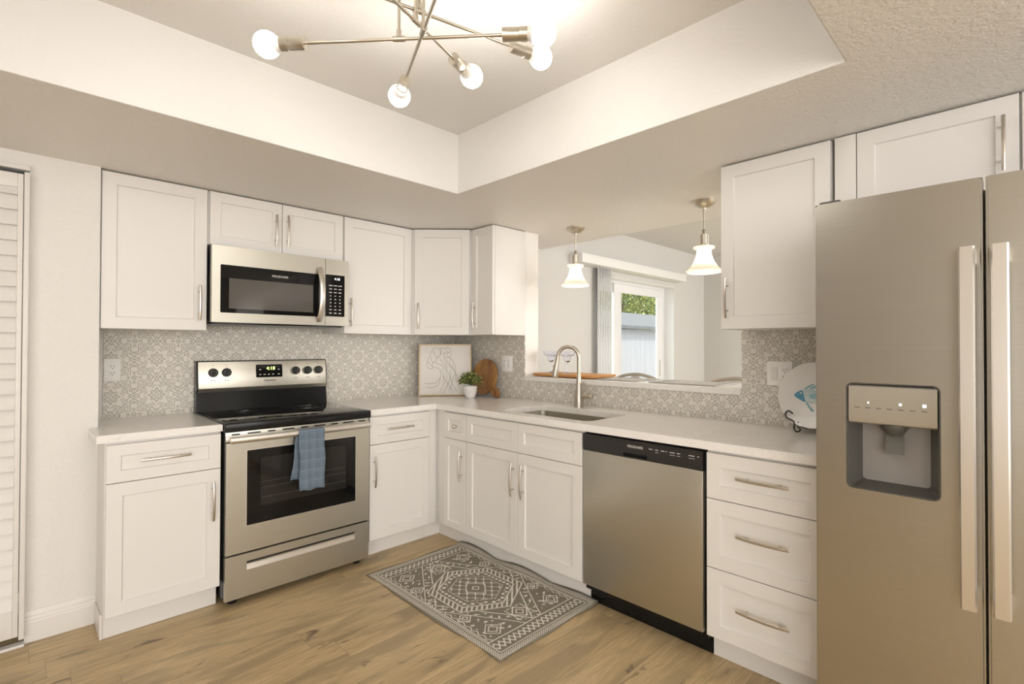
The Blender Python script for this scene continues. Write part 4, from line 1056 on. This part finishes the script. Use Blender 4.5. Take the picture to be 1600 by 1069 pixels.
# ------------------------------------------------------------------ pendants
def pendant(y_, label):
    x_ = .165; p = thing('pendant_lamp', label, 'lamp', (x_, y_, 1.73), 'pendants over the pass-through ledge')
    bm = NB(); lathe(bm, [(0, 0), (.066, 0), (.066, -.006), (.058, -.018), (.035, -.034), (.012, -.040), (.010, -.048), (0, -.048)], (x_, y_, ZS-.0005), 'z', 32); finish('canopy', bm, 'nickel', p)
    bm = NB(); cyl(bm, (x_, y_, ZS-.045), (x_, y_, 1.985), .0045, 10); finish('stem', bm, 'nickel', p)
    bm = NB(); lathe(bm, [(0, 0), (.008, 0), (.013, -.012), (.008, -.02), (.017, -.028), (.017, -.085), (.028, -.090), (.028, -.106), (0, -.106)], (x_, y_, 1.988), 'z', 24)
    for a_ in range(4):
        t_ = a_*math.pi/2+.4; cyl(bm, (x_+.021*math.cos(t_), y_+.021*math.sin(t_), 1.955), (x_+.021*math.cos(t_), y_+.021*math.sin(t_), 1.895), .003, 8)
    finish('socket', bm, 'nickel', p)
    bm = NB(); lathe(bm, [(.026, .0), (.060, .0), (.058, -.010), (.040, -.020), (.043, -.05), (.056, -.085), (.080, -.120), (.101, -.140), (.096, -.150), (.093, -.149), (.097, -.140), (.077, -.122), (.053, -.086), (.040, -.05), (.037, -.020), (.026, -.004)], (x_, y_, 1.885), 'z', 40)
    finish('lamp_shade', bm, 'shade', p)
    bm = NB(); lathe(bm, [(0, -.105), (.014, -.100), (.026, -.083), (.028, -.066), (.022, -.048), (.013, -.030), (.013, -.005), (0, -.005)], (x_, y_, 1.875), 'z', 20); finish('bulb', bm, 'pendbulb', p)
pendant(-1.190, 'smaller-looking bell shaded nickel pendant lamp, farther over the ledge')
pendant(-2.150, 'nearer bell shaded nickel pendant lamp beside the right wall cabinet')

# ------------------------------------------------------------------ chandelier
ch = thing('chandelier', 'nickel rod chandelier with round bulbs hanging in the tray ceiling', 'chandelier', (-1.85, -2.21, 2.2))
cc = Vector((-1.845, -2.225, 0))
bm = NB(); lathe(bm, [(0, 0), (.075, 0), (.075, -.018), (.068, -.024), (0, -.024)], (cc.x, cc.y, ZC-.0005), 'z', 40); finish('canopy', bm, 'nickel', ch)
def rod(pa, pb, z_, sx):
    """pa, pb = bulb centres (xy)"""
    pa, pb = Vector((*pa, z_)), Vector((*pb, z_)); d = (pb-pa).normalized(); L_ = (pb-pa).length
    bm = NB(); cyl(bm, pa+d*.10, pb-d*.10, .0048, 14)
    t_ = (Vector((*sx, z_))-pa).dot(d); q = pa+d*t_; cyl(bm, q-d*.018, q+d*.018, .0085, 16)
    rd_ = finish('rod', bm, 'nickel', ch)
    for c_, dd_ in ((pa, -d), (pb, d)):
        bm = NB(); lathe(bm, [(0, 0), (.0195, 0), (.0195, .046), (.0190, .047), (.0190, .049), (.0205, .050), (.0205, .072), (0, .072)], c_-dd_*.118, tuple(dd_), 28); finish('socket', bm, 'nickel', rd_)
        bm = NB(); pr = [(0, -.050), (.016, -.050), (.0185, -.042), (.026, -.032)]
        for i in range(3, 15): a_ = math.pi*(1-i/14); pr.append((.038*math.sin(a_), .038*math.cos(a_)))
        pr[-1] = (0, .038)
        lathe(bm, pr[:5], c_, tuple(dd_), 28, 1); lathe(bm, pr[4:], c_, tuple(dd_), 28, 0); finish('bulb', bm, ['bulb', 'white'], rd_)
    bm = NB(); cyl(bm, (q.x, q.y, z_+.008), (q.x, q.y, ZC-.02), .0048, 12); cyl(bm, (q.x, q.y, z_+.006), (q.x, q.y, z_+.026), .0075, 14); finish('stem', bm, 'nickel', ch)
def ext(p, c_, k_=1.0): return (c_[0]+(c_[0]-p[0])*k_, c_[1]+(c_[1]-p[1])*k_)
rod((-2.121, -1.855), (-1.581, -2.489), 2.21, (-1.862, -2.168))
b = (-1.407, -2.317); c_ = (-1.827, -2.223); rod(ext(b, c_), b, 2.28, c_)
b = (-1.686, -1.884); c_ = (-1.838, -2.262); rod(ext(b, c_), b, 2.20, c_)
b = (-1.546, -2.120); c_ = (-1.846, -2.235); rod(ext(b, c_), b, 2.236, c_)

# ------------------------------------------------------------------ outdoors
bm = NB(); wbox(bm, -3, 22, -.298, 20, -.15, -.05); struct('ground', bm, 'lawn')
sh = thing('garden_shed', 'weathered grey board shed with dark shingle roof outside the window', 'shed', (7.2, 4, -.05))
bm = NB(); wbox(bm, 4.4, 10.5, 2.6, 5.4, -.05, 1.68); finish('wall', bm, 'shed', sh)
bm = NB(); pr = [(2.42, 1.73), (2.42, 1.755), (4.0, 2.20), (5.6, 1.72), (5.6, 1.68), (4.0, 2.14)]
loops(bm, [[(4.2, a_, b_) for a_, b_ in pr], [(10.7, a_, b_) for a_, b_ in pr]]); finish('roof', bm, 'shingle', sh, False)
bm = NB(); wbox(bm, 4.2, 10.7, 2.40, 2.43, 1.68, 1.75, .002); finish('fascia', bm, 'shingle', sh)
def tree(x_, y_, h_, r_, label):
    rg = random.Random(int(x_*10)); t_ = thing('tree', label, 'tree', (x_, y_, -.05), 'trees beyond the shed')
    bm = NB(); tube(bm, [(x_, y_, -.05), (x_+.1, y_, h_*.4), (x_, y_+.1, h_*.75)], [.16, .12, .05], 10); finish('trunk', bm, 'bark', t_)
    bm = NB()
    for i in range(11000):
        v_ = Vector((rg.gauss(0, 1), rg.gauss(0, 1), rg.gauss(0, 1))).normalized()*r_*rg.uniform(.45, 1)**.6; p = Vector((x_, y_, h_*.72))+Vector((v_.x, v_.y, v_.z*.95))
        p += Vector((math.sin(p.z*5), math.cos(p.x*5), math.sin(p.y*4)))*.12
        d = Vector((rg.uniform(-1, 1), rg.uniform(-1, 1), rg.uniform(-1, .5))).normalized(); s_ = d.cross(Vector((rg.uniform(-1, 1), rg.uniform(-1, 1), 1))).normalized()
        L_ = rg.uniform(.08, .15); w_ = L_*.4
        vs_ = [bm.verts.new(q) for q in (p, p+d*L_*.5+s_*w_, p+d*L_, p+d*L_*.5-s_*w_)]; face(bm, vs_)
    finish('crown', bm, 'tree', t_, False)
tree(14.0, 7.6, 4.3, 1.8, 'bushy yellow-green tree behind the shed roof, left side of the window')
tree(18.0, 9.3, 4.9, 2.0, 'bushy yellow-green tree behind the shed roof, right side of the window')
tree(21.4, 13.6, 6.2, 2.4, 'taller green tree farther back between the two bushy trees')
